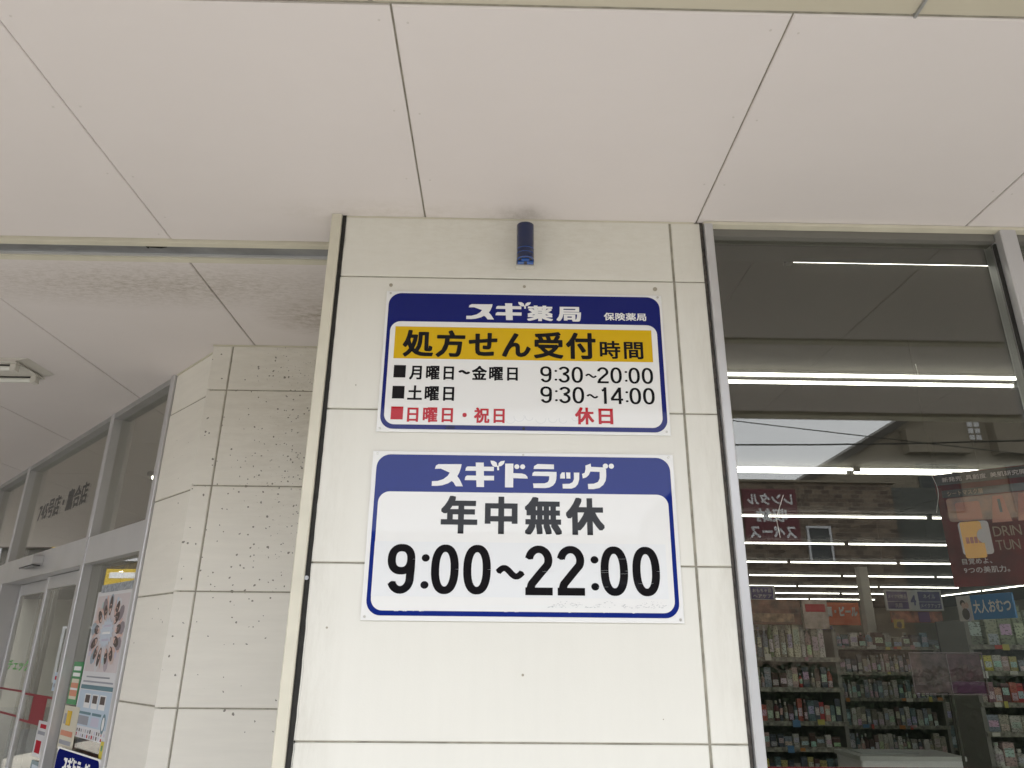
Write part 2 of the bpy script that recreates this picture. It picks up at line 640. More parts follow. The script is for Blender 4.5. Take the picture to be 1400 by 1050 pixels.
def rrect(x0, x1, z0, z1, r, n=8):
    p = []
    for cx, cz, a in ((x1 - r, z0 + r, -90), (x1 - r, z1 - r, 0), (x0 + r, z1 - r, 90), (x0 + r, z0 + r, 180)):
        for k in range(n + 1):
            t = R(a + 90 * k / n)
            p.append((cx + r * math.cos(t), cz + r * math.sin(t)))
    return p

def flat(pts, y, name, m, parent, label=None):
    v, f = union([pts])
    b = MB()
    b.v = [(q[0], y, q[1]) for q in v]
    b.f = f
    return b.build(name, m, parent, label=label)

def rect(x0, x1, z0, z1):
    return [(x0, z0), (x1, z0), (x1, z1), (x0, z1)]

# shop logo letters, drawn by hand (units: pixels of an enlargement, y down)
def circ(cx, cy, r):
    return [(cx + r * math.cos(k * math.pi / 8), cy + r * math.sin(k * math.pi / 8)) for k in range(16)]
LOGO = {
 'su': [[(95, 79), (260, 77), (256, 105), (245, 140), (232, 165), (114, 112), (72, 114), (78, 90)],
        [(190, 105), (256, 100), (245, 142), (232, 166), (205, 194), (172, 218), (130, 234), (95, 239), (55, 239), (55, 205), (95, 203), (135, 189), (165, 164), (182, 135)],
        [(188, 197), (232, 166), (250, 190), (274, 240), (224, 240), (207, 212)]],
 'gi': [[(360, 63), (417, 63), (423, 243), (370, 243)], [(302, 93), (490, 93), (490, 125), (288, 125), (291, 104)],
        [(300, 160), (492, 160), (492, 194), (285, 194), (289, 170)]],
 'leaf': [[(465, 47), (492, 50), (509, 63), (516, 92), (497, 94), (481, 86), (469, 68)],
          [(567, 47), (538, 51), (523, 66), (520, 92), (543, 86), (560, 70)],
          [(511, 85), (525, 85), (527, 118), (514, 118)]],
 'do': [[(570, 68), (628, 68), (628, 243), (570, 243)], [(620, 138), (690, 140), (714, 148), (727, 162), (731, 177), (620, 175)],
        circ(653, 90, 18), circ(694, 90, 18)],
 'ra': [[(800, 68), (917, 70), (917, 105), (772, 105), (776, 84)],
        [(777, 125), (935, 125), (935, 158), (762, 156), (765, 136)],
        [(884, 140), (935, 140), (933, 178), (926, 204), (908, 227), (883, 240), (855, 245), (772, 245), (768, 212), (850, 210), (872, 201), (882, 183)]],
 'tu': [[(974, 128), (993, 128), (995, 173), (960, 173), (961, 146)], [(1003, 128), (1033, 128), (1033, 173), (1005, 173)],
        [(1058, 128), (1097, 128), (1095, 180), (1085, 213), (1066, 236), (1040, 246), (978, 246), (976, 213), (1026, 211), (1048, 199), (1058, 176)]],
 'gu': [[(1142, 75), (1180, 60), (1182, 84), (1270, 87), (1288, 100), (1288, 122), (1178, 119), (1142, 120)],
        [(1142, 100), (1180, 110), (1164, 145), (1145, 163), (1121, 170), (1116, 138), (1136, 128)],
        [(1243, 100), (1288, 104), (1288, 150), (1283, 185), (1265, 216), (1237, 239), (1195, 248), (1158, 248), (1156, 210), (1198, 208), (1228, 195), (1241, 168)],
        circ(1285, 77, 19), circ(1327, 77, 19)]}

def logo(keys, src, x0, x1, z0, z1, y, m, parent, name='lettering'):
    """src: the box (x0, x1, ytop, ybottom) of the enlargement that maps on x0..x1, z1..z0"""
    polys = []
    for k in keys:
        for p in LOGO[k]:
            polys.append([(x0 + (a - src[0]) / (src[1] - src[0]) * (x1 - x0), z1 - (b_ - src[2]) / (src[3] - src[2]) * (z1 - z0)) for a, b_ in p])
    # scale up while joining so that the merge distance stays small
    v, f = union([[(a * 10, c * 10) for a, c in p] for p in polys])
    b = MB()
    b.v = [(q[0] / 10, y, q[1] / 10) for q in v]
    b.f = f
    return b.build(name, m, parent)

# ------------------------------------------------------------------ ground and building shell
H = 2.96
M_conc = mat('pale_concrete', (0.43, 0.405, 0.355), 0.85, vary=0.2, vscale=1.5, bump=(40, 0.3))
M_asph = mat('asphalt', (0.05, 0.05, 0.05), 0.9, vary=0.2, vscale=3)
M_floor = mat('shop_floor_tiles', (0.45, 0.44, 0.40), 0.25)
M_inwall = mat('interior_wall', (0.55, 0.52, 0.44), 0.8)
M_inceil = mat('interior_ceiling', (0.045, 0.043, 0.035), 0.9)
MB().box(-150, 150, -150, 150, -0.35, -0.15).build('ground', M_asph, kind='structure')
MB().box(-20, 30, -6.5, 0.9, -0.15, 0.0).build('pavement', M_conc, kind='structure')
MB().box(-20, 30, 0.9, 8.0, -0.149, -0.001).build('pavement', M_conc, kind='structure')
fl = MB().poly([(0.95, 0.10, 0.02), (14, 0.10, 0.02), (14, 21, 0.02), (-14, 21, 0.02), (-8.0, 8.35, 0.02), (-1.15, 1.20, 0.02)])
fl.build('floor', M_floor, kind='structure')
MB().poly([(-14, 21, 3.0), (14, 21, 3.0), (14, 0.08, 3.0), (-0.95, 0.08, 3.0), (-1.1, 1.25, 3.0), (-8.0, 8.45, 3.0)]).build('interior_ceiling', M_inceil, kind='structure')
o = MB().box(-14, 14, 21, 21.2, 0, 3.0).build('back_wall', M_inwall)
tag(o, 'plain beige wall closing the far end of the shop', 'wall')
o = MB().box(13.8, 14, 0.2, 21, 0, 3.0).build('side_wall', M_inwall)
tag(o, 'plain beige shop side wall at the far right', 'wall')
# roof slab over everything (keeps daylight out of the shop)
o = MB().box(-8.1, 14.2, -1.96, 21.4, 3.06, 3.5).build('roof', mat('roof_slab', (0.3, 0.3, 0.3), 0.9), kind='structure')

# ------------------------------------------------------------------ soffit
ceil = MB().box(-8, 14, -1.95, 0.06, H + 0.006, H + 0.06).box(-8, -0.28, 0.06, 9.0, H + 0.0065, H + 0.06).build('ceiling', M_joint, kind='structure')
g = 0.0024
def diag_y(x):
    return 1.221 + (-1.153 - x) * 1.049
for k in range(-9, 14):
    xa, xb = 0.91 * k, 0.91 * (k + 1)
    # boards between the slim trim line and the pillar face / shutter slot
    yend = 0.168 if xb <= -0.3 + 0.001 else 0.045
    if xa < -0.3 < xb:       # the board cut round the pillar corner
        MB().extrude_z([(xa + g, -0.845), (xb - g, -0.845), (xb - g, 0.045), (-0.31, 0.045), (-0.31, 0.168), (xa + g, 0.168)], H, H + 0.0055).build('ceiling_board', M_soffit, ceil)
    else:
        MB().board_down(xa + g, xb - g, -0.845, yend, H, H + 0.0055).build('ceiling_board', M_soffit, ceil)
    MB().board_down(xa + g, xb - g, -1.90, -0.915, H, H + 0.0055).build('ceiling_board', M_soffit, ceil)
    if xb < 0.1:
        x2 = min(xb, -0.29)
        # inner boards run back over the porch
        MB().board_down(xa + g, x2 - g, 0.322, 8.8, H, H + 0.0055).build('ceiling_board', M_soffit, ceil)
# trim strip in the soffit above the photographer, with its butt joint
for x0, x1 in ((-8, -0.045), (-0.04, 1.178), (1.184, 4.8), (4.806, 14)):
    MB().cbox(x0, x1, -0.905, -0.858, H - 0.003, H + 0.02, 0.004).build('trim_strip', mat('cream_trim_line', (0.55, 0.51, 0.41), 0.4), ceil)
MB().box(1.178, 1.184, -0.912, -0.852, H - 0.010, H + 0.02).build('joint_cover', M_aluD, ceil)
# eaves
o = MB().box(-8.2, 14, -2.02, -1.965, H - 0.01, H + 0.55).box(-8.2, 14, -1.96, -1.905, H - 0.02, H + 0.005).build('eaves_fascia', M_trim)
tag(o, 'cream metal fascia along the outer edge of the canopy', 'fascia')
# shutter slot
sl = thing('shutter_slot', 'steel shutter slot with cream edges in the soffit left of the pillar', 'shutter slot', (-0.31, 0.24, H))
MB().cbox(-7.6, -0.002, -0.068, -0.040, -0.012, 0.02, 0.003).build('front_edge', M_trim, sl)
MB().cbox(-7.6, -0.002, 0.047, 0.076, -0.010, 0.02, 0.003).build('rear_edge', M_trim, sl)
b = MB().box(-7.6, -0.002, -0.031, 0.046, 0.004, 0.02)
b.build('bottom_rail', M_steel, sl)
MB().box(-7.6, -0.002, -0.040, -0.032, 0.012, 0.02).build('dark_gap', M_black, sl)
MB().box(-7.6, -0.002, 0.036, 0.0455, -0.004, 0.004).build('rail_lip', M_alu, sl)
MB().extrude_z([(-0.70, -0.026), (-0.655, -0.020), (-0.64, -0.012), (-0.665, -0.004), (-0.70, -0.008), (-0.72, -0.018)], 0.0015, 0.004).build('dent', M_black, sl)
MB().box(-0.715, -0.708, -0.03, -0.002, 0.002, 0.004).build('scratch', M_black, sl)

# ------------------------------------------------------------------ pillar
ROWS = [0.03, 0.481, 0.931, 1.381, 1.832, 2.284, 2.734, 2.957]
pil = thing('pillar', 'cream panelled pillar carrying the two opening-hours signs', 'pillar', (0.33, 0.0, 0))
def P(x):
    return x - 0.33
MB().box(P(-0.262), P(0.92), 0.0045, 1.10, 0, H).build('backing', M_joint, pil)
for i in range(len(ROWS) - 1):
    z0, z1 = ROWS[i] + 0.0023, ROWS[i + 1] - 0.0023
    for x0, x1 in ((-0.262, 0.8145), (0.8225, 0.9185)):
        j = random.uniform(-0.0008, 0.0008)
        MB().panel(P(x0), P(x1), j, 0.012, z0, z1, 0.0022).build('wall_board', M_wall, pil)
# weathered sealant down the pillar's left side, edge uneven, wider towards the ground
b = MB()
n = 150
pts = []
for k in range(n + 1):
    z = H * k / n
    w = 0.0035 + 0.0075 * max(0, (2.75 - z)) / 2.0
    pts.append((z, w + random.uniform(-0.0012, 0.0016) + 0.0015 * math.sin(z * 9)))
for k in range(n):
    (za, wa), (zb, wb) = pts[k], pts[k + 1]
    b.poly([(P(-0.2625), 0.0118, za), (P(-0.2625) + min(wa, 0.012), -0.0012, za), (P(-0.2625) + min(wb, 0.012), -0.0012, zb), (P(-0.2625), 0.0118, zb)])
    b.poly([(P(-0.2725), -0.0012, za), (P(-0.2625) + min(wa, 0.012) * 0.55, -0.0016, za), (P(-0.2625) + min(wb, 0.012) * 0.55, -0.0016, zb), (P(-0.2725), -0.0012, zb)])
b.build('sealant', M_black, pil)
b = MB()
for k in range(90):
    z = H * k / 90
    b.box(P(0.9187), P(0.9275) + random.uniform(-0.001, 0.001), 0.002 + random.uniform(0, 0.004), 0.03, z, z + H / 90)
b.build('sealant', mat('dirty_sealant', (0.09, 0.08, 0.07), 0.9, vary=0.6, vscale=60), pil)
MB().box(P(-0.262), P(0.92), 0.0, 0.02, 0.0, 0.028).build('base_strip', M_aluD, pil)
# putty-covered screw heads and specks on the boards
for x, z, r in ((-0.096, 2.703, .006), (0.332, 2.706, .005), (0.754, 2.705, .007), (0.331, 1.545, .0035), (-0.2, 1.66, .003), (0.2, 1.30, .002), (0.70, 1.44, .0015), (-0.18, 2.36, .002)):
    MB().tube((P(x), 0.002, z), (P(x), -0.0025, z), r, 10).build('screw_plug', mat('screw_plug', (0.36, 0.33, 0.26), 0.6), pil)
MB().tube((P(-0.268), -0.0016, 1.79), (P(-0.268), -0.006, 1.79), 0.006, 10).build('screw_plug', mat('dull_screw', (0.4, 0.4, 0.4), 0.4, 0.8), pil)
MB().cbox(P(-0.3095), P(0.9), 0.0, 0.008, H - 0.006, H - 0.0005, 0.001).build('ceiling_bead', M_trim, pil)

# shutter guide rail on the pillar's left side
gr = thing('shutter_guide', 'tall cream metal shutter guide beside the left edge of the pillar', 'shutter guide', (-0.29, 0.0, 0))
MB().cbox(-0.0165, 0.0165, -0.012, 0.16, 0.0, H - 0.001, 0.003).build('front_post', M_trim, gr)
MB().cbox(-0.0165, 0.0165, 0.30, 0.34, 0.0, H - 0.001, 0.003).build('rear_post', M_trim, gr)
MB().box(0.0, 0.0165, 0.16, 0.30, 0.0, H - 0.001).build('channel', M_steel, gr)

# ------------------------------------------------------------------ strobe light above the signs
st = thing('alarm_light', 'small dark blue alarm light on the pillar just under the soffit', 'alarm light', (0.333, 0.0, 2.768))
MB().cbox(-0.030, 0.030, -0.026, -0.001, 0.0, 0.134, 0.004).build('base_plate', mat('alarm_base', (0.62, 0.60, 0.55), 0.5), st)
pl = [(-0.030, -0.0265)] + [(-0.030, -0.05)] + [(0.030 * math.sin(R(a)), -0.052 - 0.026 * math.cos(R(a))) for a in range(-75, 76, 15)] + [(0.030, -0.05), (0.030, -0.0265)]
M_lens = mat('blue_lens', (0.001, 0.012, 0.075), 0.15, coat=0.4)
M_lens.node_tree.nodes['Principled BSDF'].inputs['Transmission Weight'].default_value = 0.2
smooth(MB().extrude_z([(x * 0.93, y) for x, y in pl], 0.004, 0.132).build('lens', M_lens, st))
M_lb = mat('blue_lens_rib', (0.010, 0.06, 0.26), 0.2, coat=1.0)
arcp = [(0.0303 * math.sin(R(a)), -0.052 - 0.0265 * math.cos(R(a))) for a in range(-80, 81, 10)]
for z0, z1 in ((0.040, 0.0425), (0.024, 0.026), (0.0035, 0.0065)):
    b = MB()
    pp = [(x * 0.93, y) for x, y in arcp] + [(x * 0.84, -0.052 + (y + 0.052) * 0.9) for x, y in arcp[::-1]]
    b.extrude_z(pp, z0, z1).build('lens_rib', M_lb, st)
for x0, x1, y0, y1 in ((-0.024, -0.004, -0.050, -0.034), (0.006, 0.026, -0.050, -0.034), (-0.012, 0.012, -0.066, -0.054)):
    MB().box(x0, x1, y0, y1, 0.0005, 0.0042).build('clip', mat('blue_lens_light', (0.01, 0.10, 0.42), 0.2, coat=1.0), st)

# ------------------------------------------------------------------ signs
def sheet(parent, x0, x1, z0, z1, m=M_white):
    return MB().panel(x0, x1, -0.0035, 0.0, z0, z1, 0.0008).build('plate', m, parent)

# upper sign (pharmacy reception hours), local coordinates from its lower left corner
s1 = thing('hours_sign', 'upper sign on the pillar, with a yellow band and red closed-day line', 'sign', (-0.107, -0.0025, 2.2125), group='opening-hours signs on the pillar')
def q1(x, z):
    return x + 0.107, z - 2.2125
def S1(x0, x1, z0, z1):
    return x0 + 0.107, x1 + 0.107, z0 - 2.2125, z1 - 2.2125
sheet(s1, *S1(-0.107, 0.7715, 2.2125, 2.680))
flat(rrect(*S1(-0.098, 0.7635, 2.2215, 2.6725), 0.040), -0.0042, 'blue_border', M_blue, s1)
flat(rrect(*S1(-0.087, 0.7495, 2.2355, 2.5735), 0.032), -0.0048, 'white_field', M_white, s1)
flat(rect(*S1(-0.071, 0.7315, 2.4475, 2.5555)), -0.0054, 'yellow_band', M_yel, s1)
Y = -0.0050
logo(['su', 'gi', 'leaf'], (55, 567, 47, 243), *S1(0.149, 0.353, 2.5835, 2.6475), Y, M_letw, s1)
text('薬局', *S1(0.3415, 0.5115, 2.582, 2.636), Y, M_letw, s1, 0.036, 0.030, gap=1.16)
text('保険薬局', *S1(0.584, 0.7185, 2.588, 2.615), Y, M_letw, s1, 0.022, 0.018)
Y = -0.0060
text('処方せん受付', *S1(-0.045, 0.555, 2.4535, 2.5445), Y, M_ink, s1, 0.037, 0.035, rnd=True, gap=1.07)
text('時間', *S1(0.567, 0.7025, 2.4565, 2.5175), Y, M_ink, s1, 0.027, 0.022, rnd=True, gap=1.08)
Y = -0.0054
for x, z, m in ((-0.067, 2.3845, M_ink), (-0.067, 2.3165, M_ink), (-0.067, 2.2505, M_red)):
    flat(rect(*S1(x, x + 0.0365, z, z + 0.0405)), Y, 'bullet_square', m, s1)
text('月曜日', *S1(-0.019, 0.117, 2.3785, 2.4245), Y, M_ink, s1, 0.034, 0.025, gap=1.12)
num('~', 0.10, *S1(0.130, 0.167, 2.398, 2.412), Y, M_ink, s1)
text('金曜日', *S1(0.172, 0.3125, 2.379, 2.4265), Y, M_ink, s1, 0.034, 0.025, gap=1.12)
text('土曜日', *S1(-0.021, 0.120, 2.311, 2.3595), Y, M_ink, s1, 0.034, 0.025, gap=1.12)
text('日曜日・祝日', *S1(-0.018, 0.274, 2.243, 2.2915), Y, M_red, s1, 0.034, 0.025, gap=1.12)
text('休', *S1(0.4855, 0.5425, 2.243, 2.297), Y, M_red, s1, 0.034, 0.028)
text('日', *S1(0.556, 0.600, 2.2445, 2.294), Y, M_red, s1, 0.036, 0.028)
num('9:30~20:00', 0.062, *S1(0.381, 0.7285, 2.3755, 2.4285), Y, M_ink, s1)
num('9:30~14:00', 0.062, *S1(0.381, 0.7295, 2.309, 2.3625), Y, M_ink, s1)
M_screw = mat('sign_screw', (0.55, 0.54, 0.50), 0.35, 0.6)
for x, z in ((-0.094, 2.671), (0.759, 2.6725), (-0.097, 2.223), (0.759, 2.224)):
    a, c = q1(x, z)
    MB().tube((a, -0.0035, c), (a, -0.0062, c), 0.0036, 12).build('screw', M_screw, s1)
for x, z in ((0.331, 2.2275),):
    a, c = q1(x, z)
    MB().tube((a, -0.0035, c), (a, -0.0066, c), 0.0042, 12).build('screw', M_ink, s1)
# marks of taped notices that were pulled off: thin pale outlines on the lower part
M_mark = mat('glue_mark', (0.74, 0.745, 0.75), 0.15, coat=1.0)
for k in range(9):
    x = 0.22 + k * 0.033 + random.uniform(-0.006, 0.006)
    z = 2.262 + random.uniform(-0.006, 0.008)
    w = random.uniform(0.010, 0.016)
    ln = [(x + w * math.cos(R(a)), z + 0.9 * w * math.sin(R(a))) for a in range(150 + random.randint(0, 40), 400 + random.randint(-40, 20), 18)]
    ln = [q1(*p) for p in ln]
    v, f = union([[(a * 10, c * 10) for a, c in hull(p)] for p in ribbon(ln, 0.0011)])
    b = MB()
    b.v = [(q[0] / 10, -0.0052 - 0.00002 * k, q[1] / 10) for q in v]
    b.f = f
    b.build('glue_mark', M_mark, s1)
flat([q1(*p) for p in ((0.10, 2.2235), (0.122, 2.224), (0.128, 2.229), (0.121, 2.2335), (0.104, 2.2330), (0.097, 2.228))], -0.0046, 'dark_stain', mat('blue_smudge', (0.006, 0.010, 0.07), 0.5), s1)

# lower sign (shop hours)
s2 = thing('hours_sign', 'lower sign on the pillar, with large black hours and no yellow', 'sign', (-0.111, -0.0025, 1.679), group='opening-hours signs on the pillar')
def S2(x0, x1, z0, z1):
    return x0 + 0.111, x1 + 0.111, z0 - 1.679, z1 - 1.679
def q2(x, z):
    return x + 0.111, z - 1.679
sheet(s2, *S2(-0.111, 0.773, 1.679, 2.154))
flat(rrect(*S2(-0.098, 0.7615, 1.6925, 2.1435), 0.040), -0.0042, 'blue_border', M_blueSky, s2)
# inner white field with its lower edge nibbled where the print has flaked
ins = rrect(*S2(-0.086, 0.7495, 1.7055, 2.0335), 0.032)
fl2 = []
zb = 1.7055 - 1.679
for p in ins:
    fl2.append(p)
lo = [p for p in fl2]
x0_, x1_ = S2(-0.05, 0.715, 0, 0)[:2]
extra = []
x = x1_
while x > x0_:
    extra.append((x, zb - (random.uniform(0.0005, 0.0022) if random.random() < 0.22 else 0)))
    x -= random.uniform(0.004, 0.012)
i0 = min(range(len(lo)), key=lambda i: (abs(lo[i][1] - zb), abs(lo[i][0] - (x1_ + 0.003))))
lo = lo[:i0] + extra[::-1][::-1] + lo[i0:] if False else lo
flat(lo, -0.0048, 'white_field', M_white, s2)
v = []
for k in range(26):
    x = random.choice([random.uniform(-0.02, 0.06), random.uniform(0.28, 0.32), random.uniform(0.45, 0.72)])
    w = random.uniform(0.002, 0.008)
    h = random.uniform(0.001, 0.0022)
    a, c = q2(x, 1.7062)
    v.append([(a - w, c), (a - w * 0.3, c - h), (a + w * 0.5, c - h * 0.7), (a + w, c)])
b = MB()
for k, p in enumerate(v):
    b.poly([(q[0], -0.00485 - 0.00002 * k, q[1]) for q in p])
b.build('flaked_print', M_white, s2, kind='stuff')
flat(rect(*S2(-0.0865, 0.733, 1.743, 1.8915)), -0.0052, 'film_patch', M_film, s2)
logo(['su', 'gi', 'leaf', 'do', 'ra', 'tu', 'gu'], (55, 1346, 47, 248), *S2(0.0655, 0.5965, 2.0475, 2.1285), -0.0050, M_letw, s2)
text('年中無休', *S2(0.096, 0.5625, 1.915, 2.0225), -0.0054, M_ink, s2, 0.040, 0.034, gap=1.14)
num('9:00~22:00', 0.076, *S2(-0.047, 0.713, 1.7495, 1.8845), -0.0058, M_ink, s2)
for x, z in ((-0.098, 2.146), (0.759, 2.146), (-0.100, 1.689), (0.762, 1.689), (0.33, 2.1465)):
    a, c = q2(x, z)
    MB().tube((a, -0.0035, c), (a, -0.0060, c), 0.0036, 12).build('screw', M_screw, s2)
# grey scuffs above the lower border, right half
b = MB()
for k in range(150):
    t = random.random()
    x = 0.40 + 0.33 * t
    z = 1.714 + 0.018 * abs(math.sin(9 * t)) * random.random() + 0.004
    w = random.uniform(0.0008, 0.004)
    a, c = q2(x, z)
    h = random.uniform(0.0004, 0.0011)
    b.poly([(a - w, -0.00495 - 0.000002 * k, c), (a, -0.00495 - 0.000002 * k, c - h), (a + w, -0.00495 - 0.000002 * k, c + h * 0.4), (a, -0.00495 - 0.000002 * k, c + h)])
b.build('scuff', mat('grey_scuff', (0.48, 0.49, 0.50), 0.6), s2, kind='stuff')
# thin scratches along the film
b = MB()
for k in range(7):
    x, z = random.uniform(0.3, 0.70), random.uniform(1.76, 1.885)
    w = random.uniform(0.004, 0.03)
    a, c = q2(x, z)
    b.poly([(a - w, -0.0060, c), (a + w, -0.0060, c + 0.0012), (a + w, -0.0060, c + 0.0015), (a - w, -0.0060, c + 0.0003)])
b.build('scratch', mat('film_scratch', (0.6, 0.62, 0.64), 0.4), s2, kind='stuff')

# ------------------------------------------------------------------ porch back wall
bw = thing('porch_wall', 'cream board wall set back in the porch, freckled with mildew', 'wall', (-0.6, 1.115, 0))
MB().box(-0.48, 0.345, 0.0045, 0.2, 0, H).build('backing', M_joint, bw)
for i in range(len(ROWS) - 1):
    z0, z1 = ROWS[i] + 0.0028, ROWS[i + 1] - 0.0028
    MB().panel(-0.503, -0.4145, random.uniform(-.001, .001), 0.10, z0, z1, 0.0025).build('wall_board', M_back, bw)
    MB().panel(-0.4075, 0.345, random.uniform(-.001, .001), 0.012, z0, z1, 0.0025).build('wall_board', M_back, bw)
MB().cbox(-0.505, 0.345, -0.004, 0.01, H - 0.006, H - 0.0005, 0.001).build('ceiling_bead', M_trim, bw)
b = MB()
for k in range(26):          # crumbling sealant between the rail and the wall
    z = 1.60 + k * 0.018 + random.uniform(-0.006, 0.006)
    b.box(0.005 + random.uniform(-0.003, 0.004), 0.012, -0.005, 0.0, z, z + random.uniform(0.003, 0.010))
b.build('sealant', M_black, bw, kind='stuff')

# ------------------------------------------------------------------ slanting entrance wall (local x to the right along the wall, y inwards)
RZ = -R(46.37)
D0 = (-1.153, 1.221, 0)
ew = thing('entrance_side_wall', 'narrow slanting cream wall between porch wall and entrance frame', 'wall', D0, RZ)
MB().box(-0.42, 0.05, 0.0045, 0.18, 0, H).build('backing', M_joint, ew)
for i in range(len(ROWS) - 1):
    MB().panel(-0.418, 0.047, random.uniform(-.001, .001), 0.012, ROWS[i] + 0.0035, ROWS[i + 1] - 0.0035, 0.0025).build('wall_board', M_back, ew)
MB().cbox(-0.42, 0.03, -0.004, 0.01, H - 0.006, H - 0.0005, 0.001).build('ceiling_bead', M_trim, ew)

ef = thing('entrance_frame', 'aluminium and glass entrance with sliding doors left of the pillar', 'entrance', D0, RZ)
def post(s0, s1, y0, y1, z0, z1, name='mullion', m=M_alu, c=0.004):
    return MB().cbox(-s1, -s0, y0, y1, z0, z1, c).build(name, m, ef)
post(0.424, 0.472, -0.012, 0.09, 0, H - 0.002, 'jamb')
post(1.372, 1.432, -0.006, 0.12, 0, H - 0.002)
post(3.345, 3.405, -0.006, 0.12, 0, H - 0.002)
post(4.44, 4.50, -0.006, 0.12, 0, H - 0.002)
MB().cbox(-5.5, -0.472, -0.002, 0.09, H - 0.035, H - 0.002, 0.003).build('head_rail', M_aluD, ef)
# transom, in its bays
for a, c_ in ((0.472, 1.372), (1.432, 3.345), (3.405, 4.44)):
    MB().cbox(-c_, -a, -0.004, 0.16, 2.055, 2.205, 0.003).build('transom', M_alu, ef)
MB().box(-3.40, -1.375, -0.010, -0.0045, 2.052, 2.208).build('transom_cover', M_alu, ef)
# panes above and beside the doors
for a, c_, z0, z1 in ((0.472, 1.372, 2.205, H - 0.035), (1.432, 3.345, 2.205, H - 0.035), (3.405, 4.44, 2.205, H - 0.035),
                      (0.472, 1.372, 0.1, 2.055), (3.405, 4.44, 0.1, 2.055)):
    MB().box(-c_, -a, 0.044, 0.050, z0, z1).build('pane', M_glass, ef)
for a, c_ in ((0.472, 1.372), (3.405, 4.44)):
    MB().cbox(-c_, -a, 0.0, 0.09, 0.0, 0.1, 0.003).build('bottom_rail', M_alu, ef)
# sliding leaves
for a, c_, y0 in ((1.44, 2.42, 0.07), (2.36, 3.34, 0.115)):
    lf = MB().box(-c_ + 0.05, -a - 0.05, y0 + 0.012, y0 + 0.018, 0.12, 1.975).build('sliding_door', M_glass, ef)
    MB().cbox(-c_, -c_ + 0.055, y0, y0 + 0.03, 0.02, 2.05, 0.004).build('stile', M_alu, lf)
    MB().cbox(-a - 0.055, -a, y0, y0 + 0.03, 0.02, 2.05, 0.004).build('stile', M_alu, lf)
    MB().cbox(-c_ + 0.055, -a - 0.055, y0 + 0.001, y0 + 0.029, 1.97, 2.05, 0.003).build('top_rail', M_alu, lf)
    MB().cbox(-c_ + 0.055, -a - 0.055, y0 + 0.001, y0 + 0.029, 0.02, 0.12, 0.003).build('bottom_rail', M_alu, lf)
# lettering on the transom glass
text('745号店・鷹合店', -2.95, -1.79, 2.470, 2.615, 0.0425, M_ink, ef, 0.030, 0.022, gap=1.05)
tx_ = text('チェック', -3.20, -2.62, 1.455, 1.525, 0.1250, mat('green_letter', (0.10, 0.40, 0.08), 0.5), ef, 0.02)
# door sensor
se = thing('door_sensor', 'small silver door sensor box on the transom above the sliding doors', 'sensor', D0, RZ)
MB().extrude_y([(-2.62, 2.115), (-2.27, 2.115), (-2.262, 2.125), (-2.262, 2.170), (-2.27, 2.178), (-2.62, 2.178), (-2.628, 2.170), (-2.628, 2.125)], -0.072, -0.0105).build('housing', M_alu, se)
MB().box(-2.61, -2.28, -0.066, -0.018, 2.108, 2.1145).build('lens_window', M_ink, se)
# far end of the slanting wall
o = thing('far_wall', 'cream board wall past the far end of the entrance glazing', 'wall', D0, RZ)
for i in range(len(ROWS) - 1):
    MB().panel(-5.6, -5.5, 0, 0.12, ROWS[i] + 0.0035, ROWS[i + 1] - 0.0035, 0.002).build('wall_board', M_back, o)
MB().box(-9.6, -5.5, 0.012, 0.15, 0, H).build('backing', M_wall, o)

# door band, posters and stickers
M_redf = mat('red_film', (0.42, 0.02, 0.035), 0.6, spec=0.05)
o = MB().box(-2.365, -1.495, 0.0795, 0.0810, 1.325, 1.337).box(-3.285, -2.42, 0.1245, 0.1260, 1.325, 1.337).box(-2.365, -1.495, 0.0795, 0.0810, 1.175, 1.187).box(-3.285, -2.42, 0.1245, 0.1260, 1.175, 1.187).box(-2.16, -1.86, 0.0797, 0.0812, 1.187, 1.325).build('glass_band', mat('deep_red_film', (0.24, 0.012, 0.022), 0.5, spec=0.3))
o.location, o.rotation_euler = D0, (0, 0, RZ)
tag(o, 'red band running across the sliding door glass', 'film')

M_paper = mat('poster_paper', (0.66, 0.66, 0.68), 0.5, coat=0.3)
po = thing('poster', 'tall pale poster with a starburst of faces in the entrance side glass', 'poster', D0, RZ)
YP = 0.0425
MB().panel(-1.156, -0.620, YP - 0.0012, YP, 1.185, 1.892, 0.0003).build('sheet', M_paper, po)
YQ = YP - 0.0016
def blot(cx, cz, rx, rz, ang, m, y, name='print', n=12, jag=0):
    rx, rz = max(rx, 0.002), max(rz, 0.002)
    pts = []
    for k in range(n):
        t = 2 * math.pi * k / n
        r = 1 - (jag if k % 2 else 0)
        x, z = rx * r * math.cos(t), rz * r * math.sin(t)
        pts.append((cx + x * math.cos(ang) - z * math.sin(ang), cz + x * math.sin(ang) + z * math.cos(ang)))
    return MB().poly([(a, y, c) for a, c in pts]).build(name, m, po)
M_skin = mat('print_skin', (0.62, 0.42, 0.36), 0.5, coat=0.3)
M_hair = mat('print_hair', (0.07, 0.045, 0.04), 0.5, coat=0.3)
M_pal = [mat('print_pale_%s' % n_, c_, 0.5, coat=0.3) for n_, c_ in (('blue', (0.45, 0.55, 0.66)), ('rose', (0.60, 0.54, 0.55)), ('lilac', (0.52, 0.50, 0.62)), ('mint', (0.42, 0.56, 0.55)))]
MB().poly([(-1.135, YQ, 1.492), (-0.645, YQ, 1.492), (-0.645, YQ, 1.868), (-1.135, YQ, 1.868)]).build('picture_field', M_pal[1], po)
cxp, czp = -0.895, 1.678
rp = random.Random(11)
